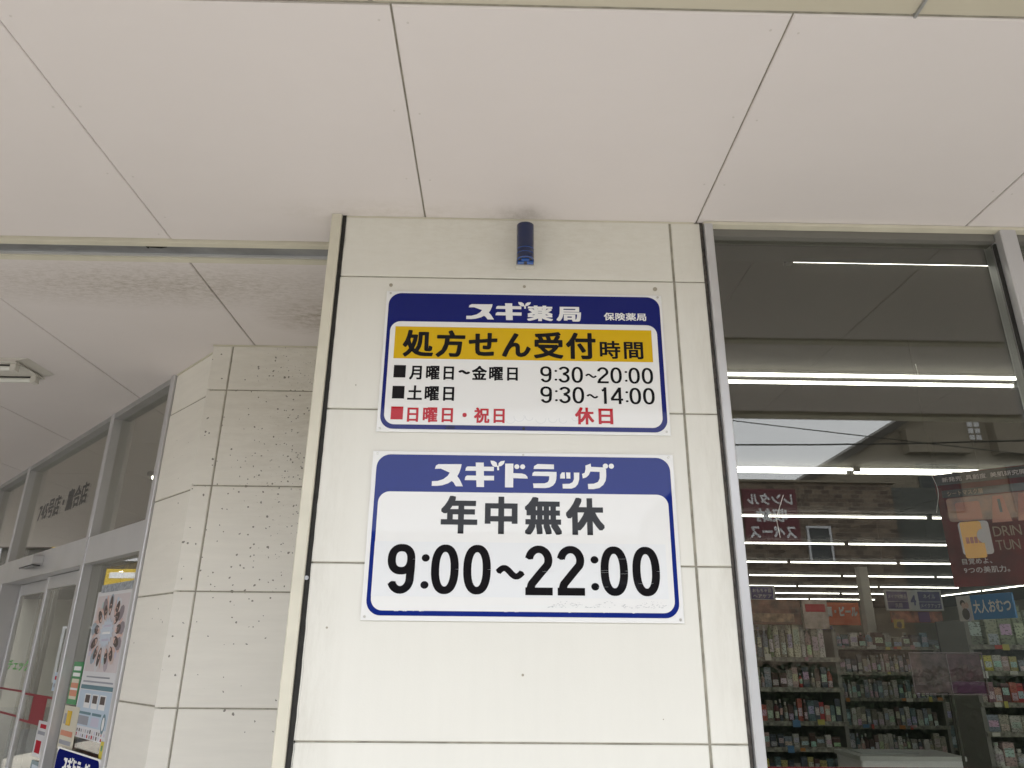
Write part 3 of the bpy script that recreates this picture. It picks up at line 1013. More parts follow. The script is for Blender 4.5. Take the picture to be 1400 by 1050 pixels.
for k in range(40):
    a = rp.uniform(0, 2 * math.pi)
    q = rp.uniform(0.75, 1.15)
    blot(max(-1.10, min(-0.68, cxp + 0.215 * q * math.cos(a))), max(1.515, min(1.845, czp + 0.16 * q * math.sin(a))), rp.uniform(0.02, 0.034), rp.uniform(0.010, 0.022), a, rp.choice(M_pal + [M_skin]), YQ - 0.0002 - 0.00001 * k, n=7)
M_cloth = [mat('print_cloth_%d' % i_, c_, 0.5, coat=0.3) for i_, c_ in enumerate([(0.60, 0.60, 0.62), (0.42, 0.36, 0.40), (0.30, 0.36, 0.42), (0.58, 0.46, 0.42), (0.24, 0.20, 0.22)])]
def clampx(v_):
    return max(-1.112, min(-0.668, v_))
def clampz(v_):
    return max(1.512, min(1.848, v_))
for k in range(13):
    a = 2 * math.pi * (k + 0.3) / 13 + rp.uniform(-0.10, 0.10)
    q = rp.uniform(0.90, 1.12)
    ca, sa = math.cos(a), math.sin(a)
    ex, ez = cxp + 0.150 * q * ca, czp + 0.112 * q * sa
    dy_ = YQ - 0.0007 - 0.00002 * k
    blot(clampx(cxp + 0.212 * ca), clampz(czp + 0.150 * sa), 0.046, 0.034, a, rp.choice(M_cloth), dy_, n=9)
    blot(clampx(cxp + 0.190 * math.cos(a + 0.22)), clampz(czp + 0.140 * math.sin(a + 0.22)), 0.034, 0.010, a + 0.5, M_skin, dy_ - 0.0002, n=7)
    blot(clampx(ex + 0.016 * ca), clampz(ez + 0.012 * sa), 0.048 * rp.uniform(0.8, 1.1), 0.024, a, M_hair, dy_ - 0.0004, n=9)
    blot(ex - 0.004 * ca, ez - 0.003 * sa, 0.024, 0.014, a, M_skin, dy_ - 0.0006)
    blot(ex + 0.006 * ca, ez + 0.005 * sa, 0.010, 0.0145, a, M_hair, dy_ - 0.0007, n=6)
blot(cxp, czp, 0.108, 0.080, 0.1, mat('burst_blue', (0.50, 0.56, 0.64), 0.5), YQ - 0.0019, 'starburst', 36, 0.24)
for k in range(3):
    pr_z = czp + 0.034 - 0.034 * k
    MB().poly([(cxp - 0.06 + rp.uniform(-0.01, 0.01), YQ - 0.0021, pr_z - 0.006), (cxp + 0.06, YQ - 0.0021, pr_z - 0.004), (cxp + 0.058, YQ - 0.0021, pr_z + 0.007), (cxp - 0.055, YQ - 0.0021, pr_z + 0.005)]).build('title_patch', M_letw if k == 1 else M_pal[2], po)
M_teal = mat('print_teal', (0.10, 0.20, 0.24), 0.5, coat=0.3)
M_greyt = mat('print_grey', (0.28, 0.29, 0.33), 0.5, coat=0.3)
def pr(x0, x1, z0, z1, m, dy=0.0, name='print'):
    return MB().poly([(x0, YQ - dy, z0), (x1, YQ - dy, z0), (x1, YQ - dy, z1), (x0, YQ - dy, z1)]).build(name, m, po)
pr(-1.08, -0.72, 1.463, 1.470, M_greyt)
pr(-1.12, -0.66, 1.440, 1.448, M_greyt)
pr(-1.135, -0.645, 1.408, 1.428, M_teal)
pr(-1.135, -0.645, 1.238, 1.404, M_pal[0])
pr(-1.13, -0.90, 1.292, 1.304, M_teal, 0.0003)
pr(-0.88, -0.74, 1.292, 1.304, M_teal, 0.0003)
for k in range(3):
    x = -1.04 + k * 0.115
    pr(x, x + 0.095, 1.322, 1.388, M_letw, 0.0003, 'photo')
    pr(x + 0.012, x + 0.082, 1.346, 1.382, M_hair, 0.0006, 'photo')
pr(-1.12, -0.92, 1.245, 1.285, M_greyt, 0.0003, 'photo')
pr(-0.88, -0.76, 1.245, 1.285, M_pal[2], 0.0003, 'photo')
blot(-0.695, 1.265, 0.028, 0.045, 0.0, M_teal, YQ - 0.0005)
blot(-0.695, 1.265, 0.018, 0.030, 0.0, M_letw, YQ - 0.0008)
for r_, z_ in enumerate((1.212, 1.190)):
    for k in range(15):
        x = -1.14 + k * 0.034
        pr(x, x + random.uniform(0.010, 0.022), z_, z_ + random.uniform(0.012, 0.018), random.choice([M_hair, M_greyt, M_redf, M_pal[2], M_pal[1]]), 0.0003)
o = MB().panel(-1.10, -0.625, YP - 0.0055, YP - 0.004, 1.885, 1.925, 0.0003).build('poster', mat('grey_notice', (0.35, 0.38, 0.42), 0.5, vary=0.5, vscale=60))
o.location, o.rotation_euler = D0, (0, 0, RZ)
tag(o, 'grey strip notice showing just above the tall pale poster', 'notice')
# green and cream stickers left of the poster
M_green = mat('green_print', (0.03, 0.24, 0.07), 0.5, coat=0.3)
M_creamp = mat('cream_print', (0.62, 0.58, 0.46), 0.5, coat=0.3)
M_orange = mat('orange_print', (0.60, 0.22, 0.12), 0.5, coat=0.3)
o1 = thing('notice', 'narrow green-headed notice left of the tall pale poster', 'notice', D0, RZ)
MB().panel(-1.335, -1.170, YP - 0.0012, YP, 1.325, 1.535, 0.0003).build('sheet', M_green, o1)
for z0, z1, m in ((1.492, 1.512, M_letw), (1.462, 1.480, M_letw), (1.350, 1.450, M_creamp), (1.365, 1.430, M_orange), (1.395, 1.405, M_letw)):
    d = {M_letw: 0.0021, M_creamp: 0.0016, M_orange: 0.0019}[m]
    MB().poly([(-1.315, YP - d, z0), (-1.19, YP - d, z0), (-1.19, YP - d, z1), (-1.315, YP - d, z1)]).build('print', m, o1)
o2 = thing('notice', 'cream notice with a yellow picture below the green-headed notice', 'notice', D0, RZ)
MB().panel(-1.335, -1.08, YP - 0.0034, YP - 0.0022, 1.110, 1.318, 0.0003).build('sheet', M_creamp, o2)
for x0, x1, z0, z1, m in ((-1.27, -1.19, 1.225, 1.295, M_yel), (-1.31, -1.275, 1.23, 1.28, M_greyt), (-1.32, -1.12, 1.175, 1.20, M_orange), (-1.32, -1.12, 1.135, 1.155, M_greyt)):
    MB().poly([(x0, YP - 0.0038, z0), (x1, YP - 0.0038, z0), (x1, YP - 0.0038, z1), (x0, YP - 0.0038, z1)]).build('print', m, o2)
o3 = thing('notice', 'small yellow tag hanging at the lower right corner of the tall poster', 'notice', D0, RZ)
MB().panel(-0.665, -0.615, YP - 0.0054, YP - 0.004, 1.115, 1.195, 0.0003).build('sheet', mat('yellow_tag', (0.62, 0.52, 0.05), 0.5), o3)
MB().poly([(-0.652, YP - 0.0058, 1.155), (-0.630, YP - 0.0058, 1.155), (-0.630, YP - 0.0058, 1.178), (-0.652, YP - 0.0058, 1.178)]).build('print', M_green, o3)
# blue hours board at the foot of the side glass
o4 = thing('blue_board', 'blue shop sign low in the entrance side glass', 'sign', D0, RZ)
MB().panel(-1.235, -0.560, 0.018, 0.024, 0.66, 1.128, 0.001).build('plate', M_white, o4)
flat(rrect(-1.228, -0.567, 0.667, 1.121, 0.035), 0.0172, 'blue_border', mat('matt_blue_print', (0.010, 0.014, 0.13), 0.6, spec=0.0), o4)
logo(['su', 'gi', 'leaf', 'do', 'ra', 'tu', 'gu'], (55, 1346, 47, 248), -1.10, -0.69, 1.035, 1.10, 0.0165, M_letw, o4)
flat(rrect(-1.215, -0.58, 0.68, 1.015, 0.03), 0.0166, 'white_field', M_white, o4)
# dark red display seen between them
o = MB().box(-1.16, -0.62, 0.10, 0.30, 0.9, 1.22).box(-1.12, -0.66, 0.095, 0.1, 1.13, 1.165).build('display_box', [mat('dark_red_box', (0.12, 0.02, 0.02), 0.5, vary=0.6, vscale=30)])
o.location, o.rotation_euler = D0, (0, 0, RZ)
tag(o, 'dark red display box behind the glass under the tall poster', 'display')

# ------------------------------------------------------------------ porch ceiling light
lt = thing('batten_light', 'unlit twin-tube batten light under the porch soffit, far left', 'ceiling light', (-2.15, 1.437, H))
M_en = mat('white_enamel', (0.62, 0.60, 0.55), 0.4)
MB().extrude_y([(-1.25, -0.0005), (-1.25, -0.020), (-0.03, -0.020), (0.05, -0.0005)], -0.115, 0.115).build('body', M_en, lt)
MB().box(-1.27, 0.0, -0.125, 0.125, -0.026, -0.0205).build('reflector', M_en, lt)
for y in (-0.085, 0.085):
    tb = MB().tube((-1.22, y, -0.046), (-0.040, y, -0.046), 0.013, 10).build('tube', mat('unlit_tube', (0.72, 0.72, 0.68), 0.2), lt)
    smooth(tb)
    for x0 in (-0.040, -1.25):
        MB().cbox(x0, x0 + 0.030, y - 0.020, y + 0.020, -0.062, -0.0265, 0.004).build('lamp_holder', M_en, lt)
    MB().box(-1.22, -0.04, y - 0.005, y + 0.005, -0.0295, -0.0265).build('tube_shade_strip', M_black, lt)  # black strip painting in the shade between tube and reflector

# ------------------------------------------------------------------ shop window
wf = thing('shop_window', 'large aluminium framed shop window right of the pillar', 'window', (0.93, 0.0, 0))
def W(x):
    return x - 0.93
MB().cbox(W(0.931), W(0.959), -0.014, 0.075, 0, H - 0.012, 0.003).build('jamb', M_alu, wf)
mull = [1.928 + k * 1.02 for k in range(12)]
for x in mull:
    MB().cbox(W(x), W(x + 0.055), -0.012, 0.085, 0, H - 0.014, 0.004).build('mullion', M_alu, wf)
    MB().box(W(x - 0.008), W(x), 0.02, 0.03, 0, H - 0.05).build('gasket', M_black, wf)
MB().cbox(W(0.931), W(13.9), -0.010, 0.04, H - 0.013, H - 0.002, 0.003).build('head_bead', M_trim, wf)
xs = [0.959] + [m_ + 0.055 for m_ in mull]
for k, x in enumerate(mull):
    a = xs[k]
    MB().cbox(W(a), W(x), 0.018, 0.07, H - 0.040, H - 0.0135, 0.003).build('head_rail', mat('aged_dark_head_rail', (0.20, 0.195, 0.18), 0.5, 0.3), wf)  # rail of aged, darker metal
    MB().cbox(W(a), W(x), -0.004, 0.07, 0.10, 0.16, 0.003).build('bottom_rail', M_alu, wf)
    MB().box(W(a), W(x), 0.042, 0.048, 0.16, H - 0.040).build('pane', M_glass, wf)
MB().box(W(0.931), W(13.2), -0.02, 0.09, 0.0, 0.10).build('sill', M_conc, wf)
o = MB().box(0.960, 1.926, 0.0485, 0.0500, 1.20, 1.3245).box(1.984, 2.945, 0.0485, 0.0500, 1.20, 1.3245).build('window_band', mat('dark_red_film', (0.22, 0.008, 0.02), 0.5))
tag(o, 'red film band along the lower part of the shop window', 'film')
# bulkhead above the glass, inside
o = MB().box(0.93, 13.8, 0.075, 0.205, 2.934, 2.999).build('bulkhead', mat('bulkhead_board', (0.05, 0.05, 0.045), 0.8))
tag(o, 'dark board bulkhead behind the top of the shop window', 'bulkhead')
# ceiling seams inside
for x in (1.215, 4.4, 7.6):
    MB().box(x - 0.004, x + 0.004, 0.25, 20, 2.996, 2.9995).build('ceiling_seam', M_dark, bpy.data.objects['interior_ceiling'])

# interior walls hidden behind pillar and porch
o = MB().box(0.80, 0.90, 0.3, 1.6, 0, 3.0).build('inner_wall', M_inwall)
tag(o, 'plain inner wall behind the right side of the pillar', 'wall')

# ------------------------------------------------------------------ shop lights
TUBE = mat('lit_tube', (1, 1, 1), 0.4, emit=((1.0, 0.97, 0.90), 4.0))
M_fix = mat('fixture_white', (0.10, 0.10, 0.09), 0.5)
PITCHX, TY = 1.722, []
tm = MB().box(-0.84, 0.84, -0.030, 0.030, 0.018, 0.034).mesh('housing', M_fix)
tt = MB().tube((-0.835, 0, 0), (0.835, 0, 0), 0.0092, 8).mesh('tube', TUBE)
te = MB().box(-0.012, 0.012, -0.016, 0.016, -0.016, 0.020).mesh('lamp_holder', M_fix)
ROWTXT = {0: 'in the row tucked behind the bulkhead', 1: 'in the first full row behind the window', 2: 'in the second row from the window', 3: 'in the third row from the window', 4: 'in the fourth row from the window', 5: 'in the fifth row from the window', 6: 'in the sixth row from the window', 7: 'in the seventh row from the window', 8: 'in the eighth row from the window', 9: 'in the ninth, farthest row'}
def lamp(x, y, rz, txt, twin):
    t = thing('strip_light', 'lit fluorescent strip light ' + txt, 'strip light', (x, y, 2.966), rz, 'lit strip lights on the shop ceiling')
    def put(name, me, dx=0, dy=0):
        o_ = bpy.data.objects.new(name, me)
        COL.objects.link(o_)
        o_.parent = t
        o_.location = (dx, dy, 0)
    put('housing', tm)
    for dy in ((-0.055, 0.055) if twin else (0,)):
        put('tube', tt, 0, dy)
        put('lamp_holder', te, -0.845, dy)
        put('lamp_holder', te, 0.845, dy)
YS = [0.245, 1.46, 3.46, 5.46, 7.41, 9.42, 11.42, 13.54, 15.36, 17.2]
for r_, y in enumerate(YS):
    tw = r_ in (1, 2)
    cnt_ = 0
    for k in range(-3, 5):
        x = 3.02 + PITCHX * (k + 0.5) + r_ * 0.012
        if r_ == 0 and k not in (-1, 0, 1):
            continue
        # keep to the strip of ceiling that can be seen through the window from near the camera
        xl = 0.26 + (y + 2.08) * (0.66 / 2.08) - 2.0
        xr = 0.9 + (y + 2.08) * 0.66
        if x < xl or x > xr + 1.0 or x > 10.0:
            continue
        if y > 1.0 and x < 0.2 - y:
            continue
        lamp(x, y, 0, ROWTXT[r_] + ', %s from left' % NUM[cnt_], tw)
        cnt_ += 1
for k in range(5):
    lamp(10.9, 8.2 + k * 1.72, R(90), 'of the lengthwise right-hand row, %s from the window' % NUM[k], False)
# spare row over the entrance lobby
for x, y, t_ in ((-3.2, 8.5, 'nearest the doors'), (-3.2, 12.0, 'in the middle'), (-6.0, 12.0, 'at the left'), (0.2, 8.5, 'at the right')):
    lamp(x, y, 0, 'over the entrance lobby, ' + t_, False)

# round downlight seen through the entrance transom
dl = thing('downlight', 'small bright downlight seen through the glass above the entrance', 'downlight', (-2.56, 3.80, 2.93))
MB().lathe([(0.05, 0.07), (0.05, 0.0), (0.035, -0.004)], 0, 0, 14).build('housing', M_fix, dl)
MB().lathe([(0.016, -0.005), (0.012, -0.022), (0.004, -0.028)], 0, 0, 10).build('bulb', mat('downlight_bulb', (1, 1, 1), 0.4, emit=((1, 0.95, 0.85), 8)), dl)

# ------------------------------------------------------------------ shop furniture and goods
M_shelf = mat('shelf_metal', (0.22, 0.215, 0.20), 0.45)
M_shelfd = mat('shelf_back', (0.13, 0.125, 0.115), 0.7, vary=0.7, vscale=22)
M_price = mat('price_rail', (0.30, 0.29, 0.25), 0.5, vary=0.7, vscale=30)
GOODC = {}
def printed(name, c):
    """packaging: plain colour with a paler label and small dark print, in the object's own box"""
    m = mat(name, c, 0.35, coat=0.25)
    n, l = m.node_tree.nodes, m.node_tree.links
    tc = n.new('ShaderNodeTexCoord')
    oi = n.new('ShaderNodeObjectInfo')
    sp = n.new('ShaderNodeSeparateXYZ')
    l.new(tc.outputs['Generated'], sp.inputs[0])
    z, x = sp.outputs[2], sp.outputs[0]
    lo = math_node(n, l, 'MULTIPLY', oi.outputs['Random'], 0.45)
    up_ = math_node(n, l, 'ADD', lo, 0.36)
    lab = math_node(n, l, 'MULTIPLY', math_node(n, l, 'GREATER_THAN', z, lo), math_node(n, l, 'LESS_THAN', z, up_))
    lab = math_node(n, l, 'MULTIPLY', lab, math_node(n, l, 'LESS_THAN', math_node(n, l, 'ABSOLUTE', math_node(n, l, 'SUBTRACT', x, 0.5)), 0.40))
    wn_ = n.new('ShaderNodeTexWhiteNoise')
    wn_.noise_dimensions = '1D'
    l.new(oi.outputs['Random'], wn_.inputs['W'])
    lc = n.new('ShaderNodeMix')
    lc.data_type = 'RGBA'
    lc.inputs[0].default_value = 0.72
    l.new(wn_.outputs['Color'], lc.inputs[6])
    lc.inputs[7].default_value = (0.5, 0.5, 0.48, 1)
    dk = n.new('ShaderNodeVectorMath')
    dk.operation = 'SCALE'
    l.new(lc.outputs[2], dk.inputs[0])
    dk.inputs[3].default_value = 1.15
    m1 = n.new('ShaderNodeMix')
    m1.data_type = 'RGBA'
    l.new(lab, m1.inputs[0])
    m1.inputs[6].default_value = (*[min(0.8, q * 1.25) for q in c], 1)
    l.new(dk.outputs[0], m1.inputs[7])
    mp = n.new('ShaderNodeMapping')
    mp.inputs['Scale'].default_value = (5, 1, 22)
    l.new(tc.outputs['Generated'], mp.inputs[0])
    cm = n.new('ShaderNodeCombineXYZ')
    l.new(math_node(n, l, 'MULTIPLY', oi.outputs['Random'], 40.0), cm.inputs[1])
    l.new(cm.outputs[0], mp.inputs['Location'])
    nz = n.new('ShaderNodeTexNoise')
    nz.inputs['Scale'].default_value = 1.0
    nz.inputs['Detail'].default_value = 1
    l.new(mp.outputs[0], nz.inputs['Vector'])
    ink = math_node(n, l, 'MULTIPLY', math_node(n, l, 'GREATER_THAN', nz.outputs[0], 0.58), 0.7)
    m2 = n.new('ShaderNodeMix')
    m2.data_type = 'RGBA'
    l.new(ink, m2.inputs[0])
    l.new(m1.outputs[2], m2.inputs[6])
    m2.inputs[7].default_value = (*[q * 0.25 + 0.02 for q in c], 1)
    l.new(m2.outputs[2], n['Principled BSDF'].inputs['Base Color'])
    return m
def gm(c):
    k = tuple(round(x, 2) for x in c)
    if k not in GOODC:
        GOODC[k] = printed('goods_print_%d' % len(GOODC), c)
    return GOODC[k]
def mk_box():
    return MB().cbox(-0.5, 0.5, -0.5, 0.5, 0, 1, 0.04)
def mk_bottle():
    return MB().lathe([(0.42, 0), (0.48, 0.04), (0.48, 0.60), (0.40, 0.70), (0.17, 0.78), (0.17, 0.84)], 0, 0, 10)
def mk_cap():
    return MB().lathe([(0.21, 0.84), (0.21, 0.99), (0.19, 1.0)], 0, 0, 10)
def mk_pouch():
    return MB().extrude_z([(-0.48, -0.10), (-0.40, -0.34), (0.40, -0.34), (0.48, -0.10), (0.48, 0.10), (0.40, 0.34), (-0.40, 0.34), (-0.48, 0.10)], 0, 0.86).box(-0.5, 0.5, -0.05, 0.05, 0.86, 1.0)
CACHE = {}
def good(kind, x, y, z, w, d, h, c, cap, label, group, rz=0):
    mesh_key = (kind, tuple(round(v_, 2) for v_ in c))
    if mesh_key not in CACHE:
        CACHE[mesh_key] = {'carton': mk_box, 'bottle': mk_bottle, 'pouch': mk_pouch}[kind]().mesh(kind, gm(c))
    if kind == 'bottle':
        t = thing('bottle', label, 'bottle', (x, y, z), rz, group)
        o_ = bpy.data.objects.new('bottle_body', CACHE[mesh_key])
        COL.objects.link(o_)
        o_.parent = t
        o_.scale = (w, w, h)
        kc = ('cap', tuple(round(v_, 2) for v_ in cap))
        if kc not in CACHE:
            CACHE[kc] = mk_cap().mesh('bottle_cap', gm(cap))
        o_ = bpy.data.objects.new('bottle_cap', CACHE[kc])
        COL.objects.link(o_)
        o_.parent = t
        o_.scale = (w, w, h)
    else:
        o_ = bpy.data.objects.new(kind, CACHE[mesh_key])
        COL.objects.link(o_)
        o_.location = (x, y, z)
        o_.rotation_euler = (0, 0, rz)
        o_.scale = (w, d, h)
        tag(o_, label, kind, group)

PALE = [(0.42, 0.41, 0.38), (0.55, 0.53, 0.51), (0.33, 0.31, 0.26), (0.42, 0.30, 0.29), (0.20, 0.23, 0.28)]
DARKS = [(0.06, 0.07, 0.10), (0.10, 0.05, 0.05), (0.20, 0.18, 0.15), (0.10, 0.16, 0.18), (0.30, 0.28, 0.26)]
REDS = [(0.42, 0.04, 0.05), (0.40, 0.10, 0.08), (0.50, 0.30, 0.25), (0.12, 0.04, 0.05)]
YELS = [(0.55, 0.50, 0.10), (0.58, 0.56, 0.44), (0.16, 0.22, 0.10), (0.40, 0.36, 0.14)]
PINKS = [(0.24, 0.11, 0.15), (0.34, 0.24, 0.27), (0.14, 0.05, 0.10), (0.36, 0.33, 0.33)]

CARDS = [mat('card_%d' % i_, c_, 0.5) for i_, c_ in enumerate([(0.60, 0.58, 0.52), (0.55, 0.50, 0.12), (0.50, 0.06, 0.05), (0.62, 0.62, 0.62), (0.50, 0.20, 0.05), (0.10, 0.22, 0.40), (0.45, 0.25, 0.30)])]
def shelf_unit(name, label, x0, x1, yf, depth, top, levels, rows, groupname, rz=0, origin=None):
    """levels: heights of shelf boards; rows: per level (kinds, colours, item width, height share)"""
    t = thing(name, label, 'shelf unit', (x0, yf, 0.02), rz)
    w = x1 - x0
    MB().box(0, w, depth - 0.02, depth, 0, top - 0.02).build('back_panel', M_shelfd, t)
    for xx in (0, w - 0.03):
        MB().box(xx, xx + 0.03, 0.02, depth - 0.02, 0, top - 0.02).build('upright', M_shelf, t)
    cr, sr = math.cos(rz), math.sin(rz)
    for li, z in enumerate(levels):
        MB().box(0.03, w - 0.03, 0.008, depth - 0.02, z - 0.045, z - 0.02).build('shelf', M_shelf, t)
        MB().box(0.0, w, 0.0, 0.008, z - 0.045, z - 0.012).build('price_strip', M_price, t)
        nxt = levels[li + 1] - 0.06 if li + 1 < len(levels) else top + 0.12
        kinds, cols, iw, hs = rows[li]
        x, cnt = 0.04, 0
        while x < w - 0.05:
            kd = random.choice(kinds)
            ww = iw * random.uniform(0.8, 1.25)
            if kd == 'bottle':
                ww *= 0.8
            hh = (nxt - z) * min(1.0, hs * 1.14) * random.choice([0.72, 0.85, 0.92, 0.97, 1.0])
            col = random.choice(cols)
            lx, ly = x + ww / 2, 0.03 + ww * 0.4 + random.uniform(0, 0.02)
            wx, wy = x0 + lx * cr - ly * sr, yf + lx * sr + ly * cr
            if x + ww > w - 0.03:
                break
            good(kd, wx, wy, z, ww * 0.95, ww * 0.7, hh, col, random.choice(PALE), groupname(kd, li, cnt, col), '%s, shelf by shelf' % label[:60].replace(',', ''), rz)
            x += ww * 1.03
            cnt += 1
    for k in range(int(w * 22)):
        li = random.randrange(len(levels))
        cw, ch = random.uniform(0.025, 0.07), random.uniform(0.022, 0.05)
        cx_ = random.uniform(0.02, w - 0.09)
        cz_ = levels[li] - 0.02 - ch * random.uniform(0.3, 0.9)
        MB().panel(cx_, cx_ + cw, -0.012 - k * 0.0003, -0.009 - k * 0.0003, cz_, cz_ + ch, 0.0005).build('price_card', random.choice(CARDS), t)
    return t

ORD = ['lowest', 'second lowest', 'third', 'fourth', 'fifth', 'sixth', 'top']
def colour_word(c):
    r, g_, b_ = c
    m_ = max(c)
    if m_ - min(c) < 0.07 * (1 + m_):
        return 'black' if m_ < 0.09 else 'dark grey' if m_ < 0.33 else 'pale grey'
    if r >= g_ >= b_ and g_ > r * 0.75:
        return 'yellow' if b_ < 0.25 else 'cream'
    if r == m_:
        return ('dark red' if m_ < 0.2 else 'red') if g_ < r * 0.45 else 'pink'
    return 'dark green' if g_ == m_ else 'bluish'
def namer(where, n):
    def f(kd, li, i, col):
        lv = 'top' if li == n - 1 else ORD[li]
        return '%s %s, %s from left, %s shelf, %s' % (colour_word(col), kd, NUM[min(i, 28)], lv, where)
    return f

# cosmetics display just behind the window, left part of the view
shelf_unit('shelf_unit', 'cosmetics shelf with a printed header nearest the pillar', 2.02, 2.98, 4.0, 0.40, 1.80,
           [0.50, 0.72, 0.94, 1.12, 1.36, 1.58],
           [(['carton'], DARKS, 0.055, 0.8), (['carton', 'pouch'], YELS + DARKS, 0.048, 0.85), (['pouch'], PALE + DARKS, 0.06, 0.75),
            (['carton', 'bottle'], DARKS + REDS, 0.045, 0.8), (['carton', 'pouch', 'bottle'], REDS + DARKS + PALE, 0.048, 0.85), (['carton', 'bottle'], YELS + PALE, 0.055, 0.95)],
           namer('cosmetics unit nearest the pillar', 6))
hd = thing('header_board', 'brown printed header board on top of the cosmetics shelf', 'header board', (2.02, 3.97, 1.80))
MB().panel(0.0, 0.68, 0, 0.02, 0.03, 0.22, 0.002).build('board', mat('header_print', (0.20, 0.08, 0.05), 0.4, coat=0.5, vary=0.8, vscale=14), hd)
MB().panel(0.0, 0.62, -0.004, 0, 0.05, 0.115, 0.001).build('print_band', mat('header_print_tan', (0.36, 0.22, 0.13), 0.4, coat=0.5, vary=0.8, vscale=22), hd)
MB().panel(0.70, 0.90, 0, 0.02, 0.0, 0.22, 0.002).build('side_card', mat('header_card', (0.50, 0.40, 0.36), 0.4, coat=0.5, vary=0.5, vscale=18), hd)
MB().panel(0.72, 0.88, -0.003, 0, 0.13, 0.19, 0.001).build('print_band', M_redf, hd)
# gondola below aisle sign 4
shelf_unit('shelf_unit', 'tall grey shelf unit under the aisle 4 sign', 3.84, 4.92, 6.0, 0.45, 1.72,
           [0.40, 0.66, 0.93, 1.19, 1.44, 1.69],
           [(['carton'], DARKS, 0.09, 0.8), (['bottle', 'carton'], DARKS + PALE, 0.055, 0.85), (['carton', 'pouch'], DARKS + PALE, 0.056, 0.8),
            (['bottle', 'carton'], DARKS + PALE, 0.05, 0.85), (['bottle', 'pouch'], DARKS + PALE, 0.055, 0.85), (['carton', 'bottle', 'pouch'], DARKS + PALE + [(0.20, 0.30, 0.38)], 0.09, 1.0)],
           namer('unit under the aisle 4 sign', 6))
# gondola on the right
shelf_unit('shelf_unit', 'shelf unit at the right edge of the view below the blue sign', 3.73, 4.75, 3.5, 0.40, 1.86,
           [0.62, 0.88, 1.10, 1.29, 1.50, 1.68],
           [(['carton'], DARKS, 0.09, 0.8), (['carton', 'bottle'], DARKS + PALE, 0.08, 0.85), (['pouch', 'carton'], PALE, 0.08, 0.8),
            (['carton'], REDS + PINKS, 0.05, 0.85), (['carton'], YELS + PALE, 0.06, 0.85), (['carton', 'pouch'], [(0.22, 0.26, 0.18), (0.30, 0.32, 0.24), (0.16, 0.18, 0.14)], 0.10, 0.9)],
           namer('unit below the blue sign', 6))
# longer unit behind, filling the aisle
shelf_unit('shelf_unit', 'dark shelf unit deep in the aisle between nearer units', 5.1, 7.4, 8.6, 0.45, 1.75,
           [0.45, 0.80, 1.12, 1.42, 1.70],
           [(['carton'], DARKS, 0.16, 0.85)] * 2 + [(['carton', 'bottle'], DARKS + PALE, 0.13, 0.85)] * 2 + [(['carton', 'pouch'], DARKS + PALE, 0.16, 0.9)],
           namer('dark unit deep in aisle', 5))
shelf_unit('shelf_unit', 'far shelf unit below the orange sign', 4.6, 6.9, 10.6, 0.45, 1.80,
           [0.6, 1.0, 1.35, 1.72],
           [(['carton'], DARKS, 0.18, 0.85)] * 2 + [(['carton', 'bottle'], DARKS + PALE, 0.16, 0.85)] + [(['carton', 'pouch'], PALE + REDS, 0.2, 0.9)],
           namer('far unit below orange sign', 4))

# white counter close to the glass
ct = thing('counter', 'white display counter at the bottom right inside the window', 'counter', (2.93, 3.04, 0.02))
MB().cbox(-0.335, 0.335, 0.0, 0.36, 0.0, 0.955, 0.006).build('cabinet', mat('counter_white', (0.84, 0.85, 0.87), 0.35, coat=0.3), ct)
MB().cbox(-0.345, 0.345, -0.01, 0.37, 0.956, 0.982, 0.004).build('top', mat('counter_top', (0.60, 0.61, 0.60), 0.3, coat=0.3), ct)
MB().cbox(-0.28, 0.10, 0.10, 0.30, 0.983, 0.990, 0.002).build('mat', mat('counter_mat', (0.42, 0.44, 0.44), 0.5), ct)

# aisle signs
def wire(b, x, z0, z1=2.99):
    b.tube((x, 0, z0), (x, 0, z1), 0.0009, 4)
M_navy = mat('navy_panel', (0.035, 0.03, 0.17), 0.4, coat=0.4)
M_pw = mat('aisle_sign_white', (0.50, 0.50, 0.52), 0.45)
a4 = thing('aisle_sign', 'hanging aisle sign with the numeral 4 between two blue panels', 'aisle sign', (4.43, 5.95, 2.06), 0, 'hanging aisle signs')
MB().panel(0, 0.62, 0, 0.02, 0, 0.215, 0.002).build('board', M_pw, a4)
for x0, x1, z0, z1 in ((0.02, 0.245, 0.095, 0.197), (0.02, 0.245, 0.018, 0.090), (0.36, 0.60, 0.095, 0.197), (0.36, 0.60, 0.018, 0.090)):
    MB().poly([(x0, -0.001, z0), (x1, -0.001, z0), (x1, -0.001, z1), (x0, -0.001, z1)]).build('blue_panel', M_navy, a4)
text('4', 0.272, 0.332, 0.055, 0.160, -0.0015, M_navy, a4, 0.03)
text('メイク化粧品', 0.035, 0.232, 0.125, 0.168, -0.002, M_pw, a4, 0.012)
text('洗顔', 0.095, 0.175, 0.030, 0.078, -0.002, M_pw, a4, 0.012)
text('ネイル', 0.415, 0.545, 0.125, 0.172, -0.002, M_pw, a4, 0.012)
text('メイクアップ', 0.375, 0.588, 0.032, 0.076, -0.002, M_pw, a4, 0.012)
b = MB()
wire(b, 0.04, 0.215, 0.93)
wire(b, 0.58, 0.215, 0.93)
b.build('hanger', M_dark, a4)
a3 = thing('aisle_sign', 'hanging aisle sign with the numeral 3 left of one blue panel', 'aisle sign', (2.30, 4.3, 2.035), 0, 'hanging aisle signs')
MB().panel(0, 0.335, 0, 0.02, 0, 0.125, 0.002).build('board', M_pw, a3)
MB().poly([(0.125, -0.001, 0.012), (0.315, -0.001, 0.012), (0.315, -0.001, 0.113), (0.125, -0.001, 0.113)]).build('blue_panel', M_navy, a3)
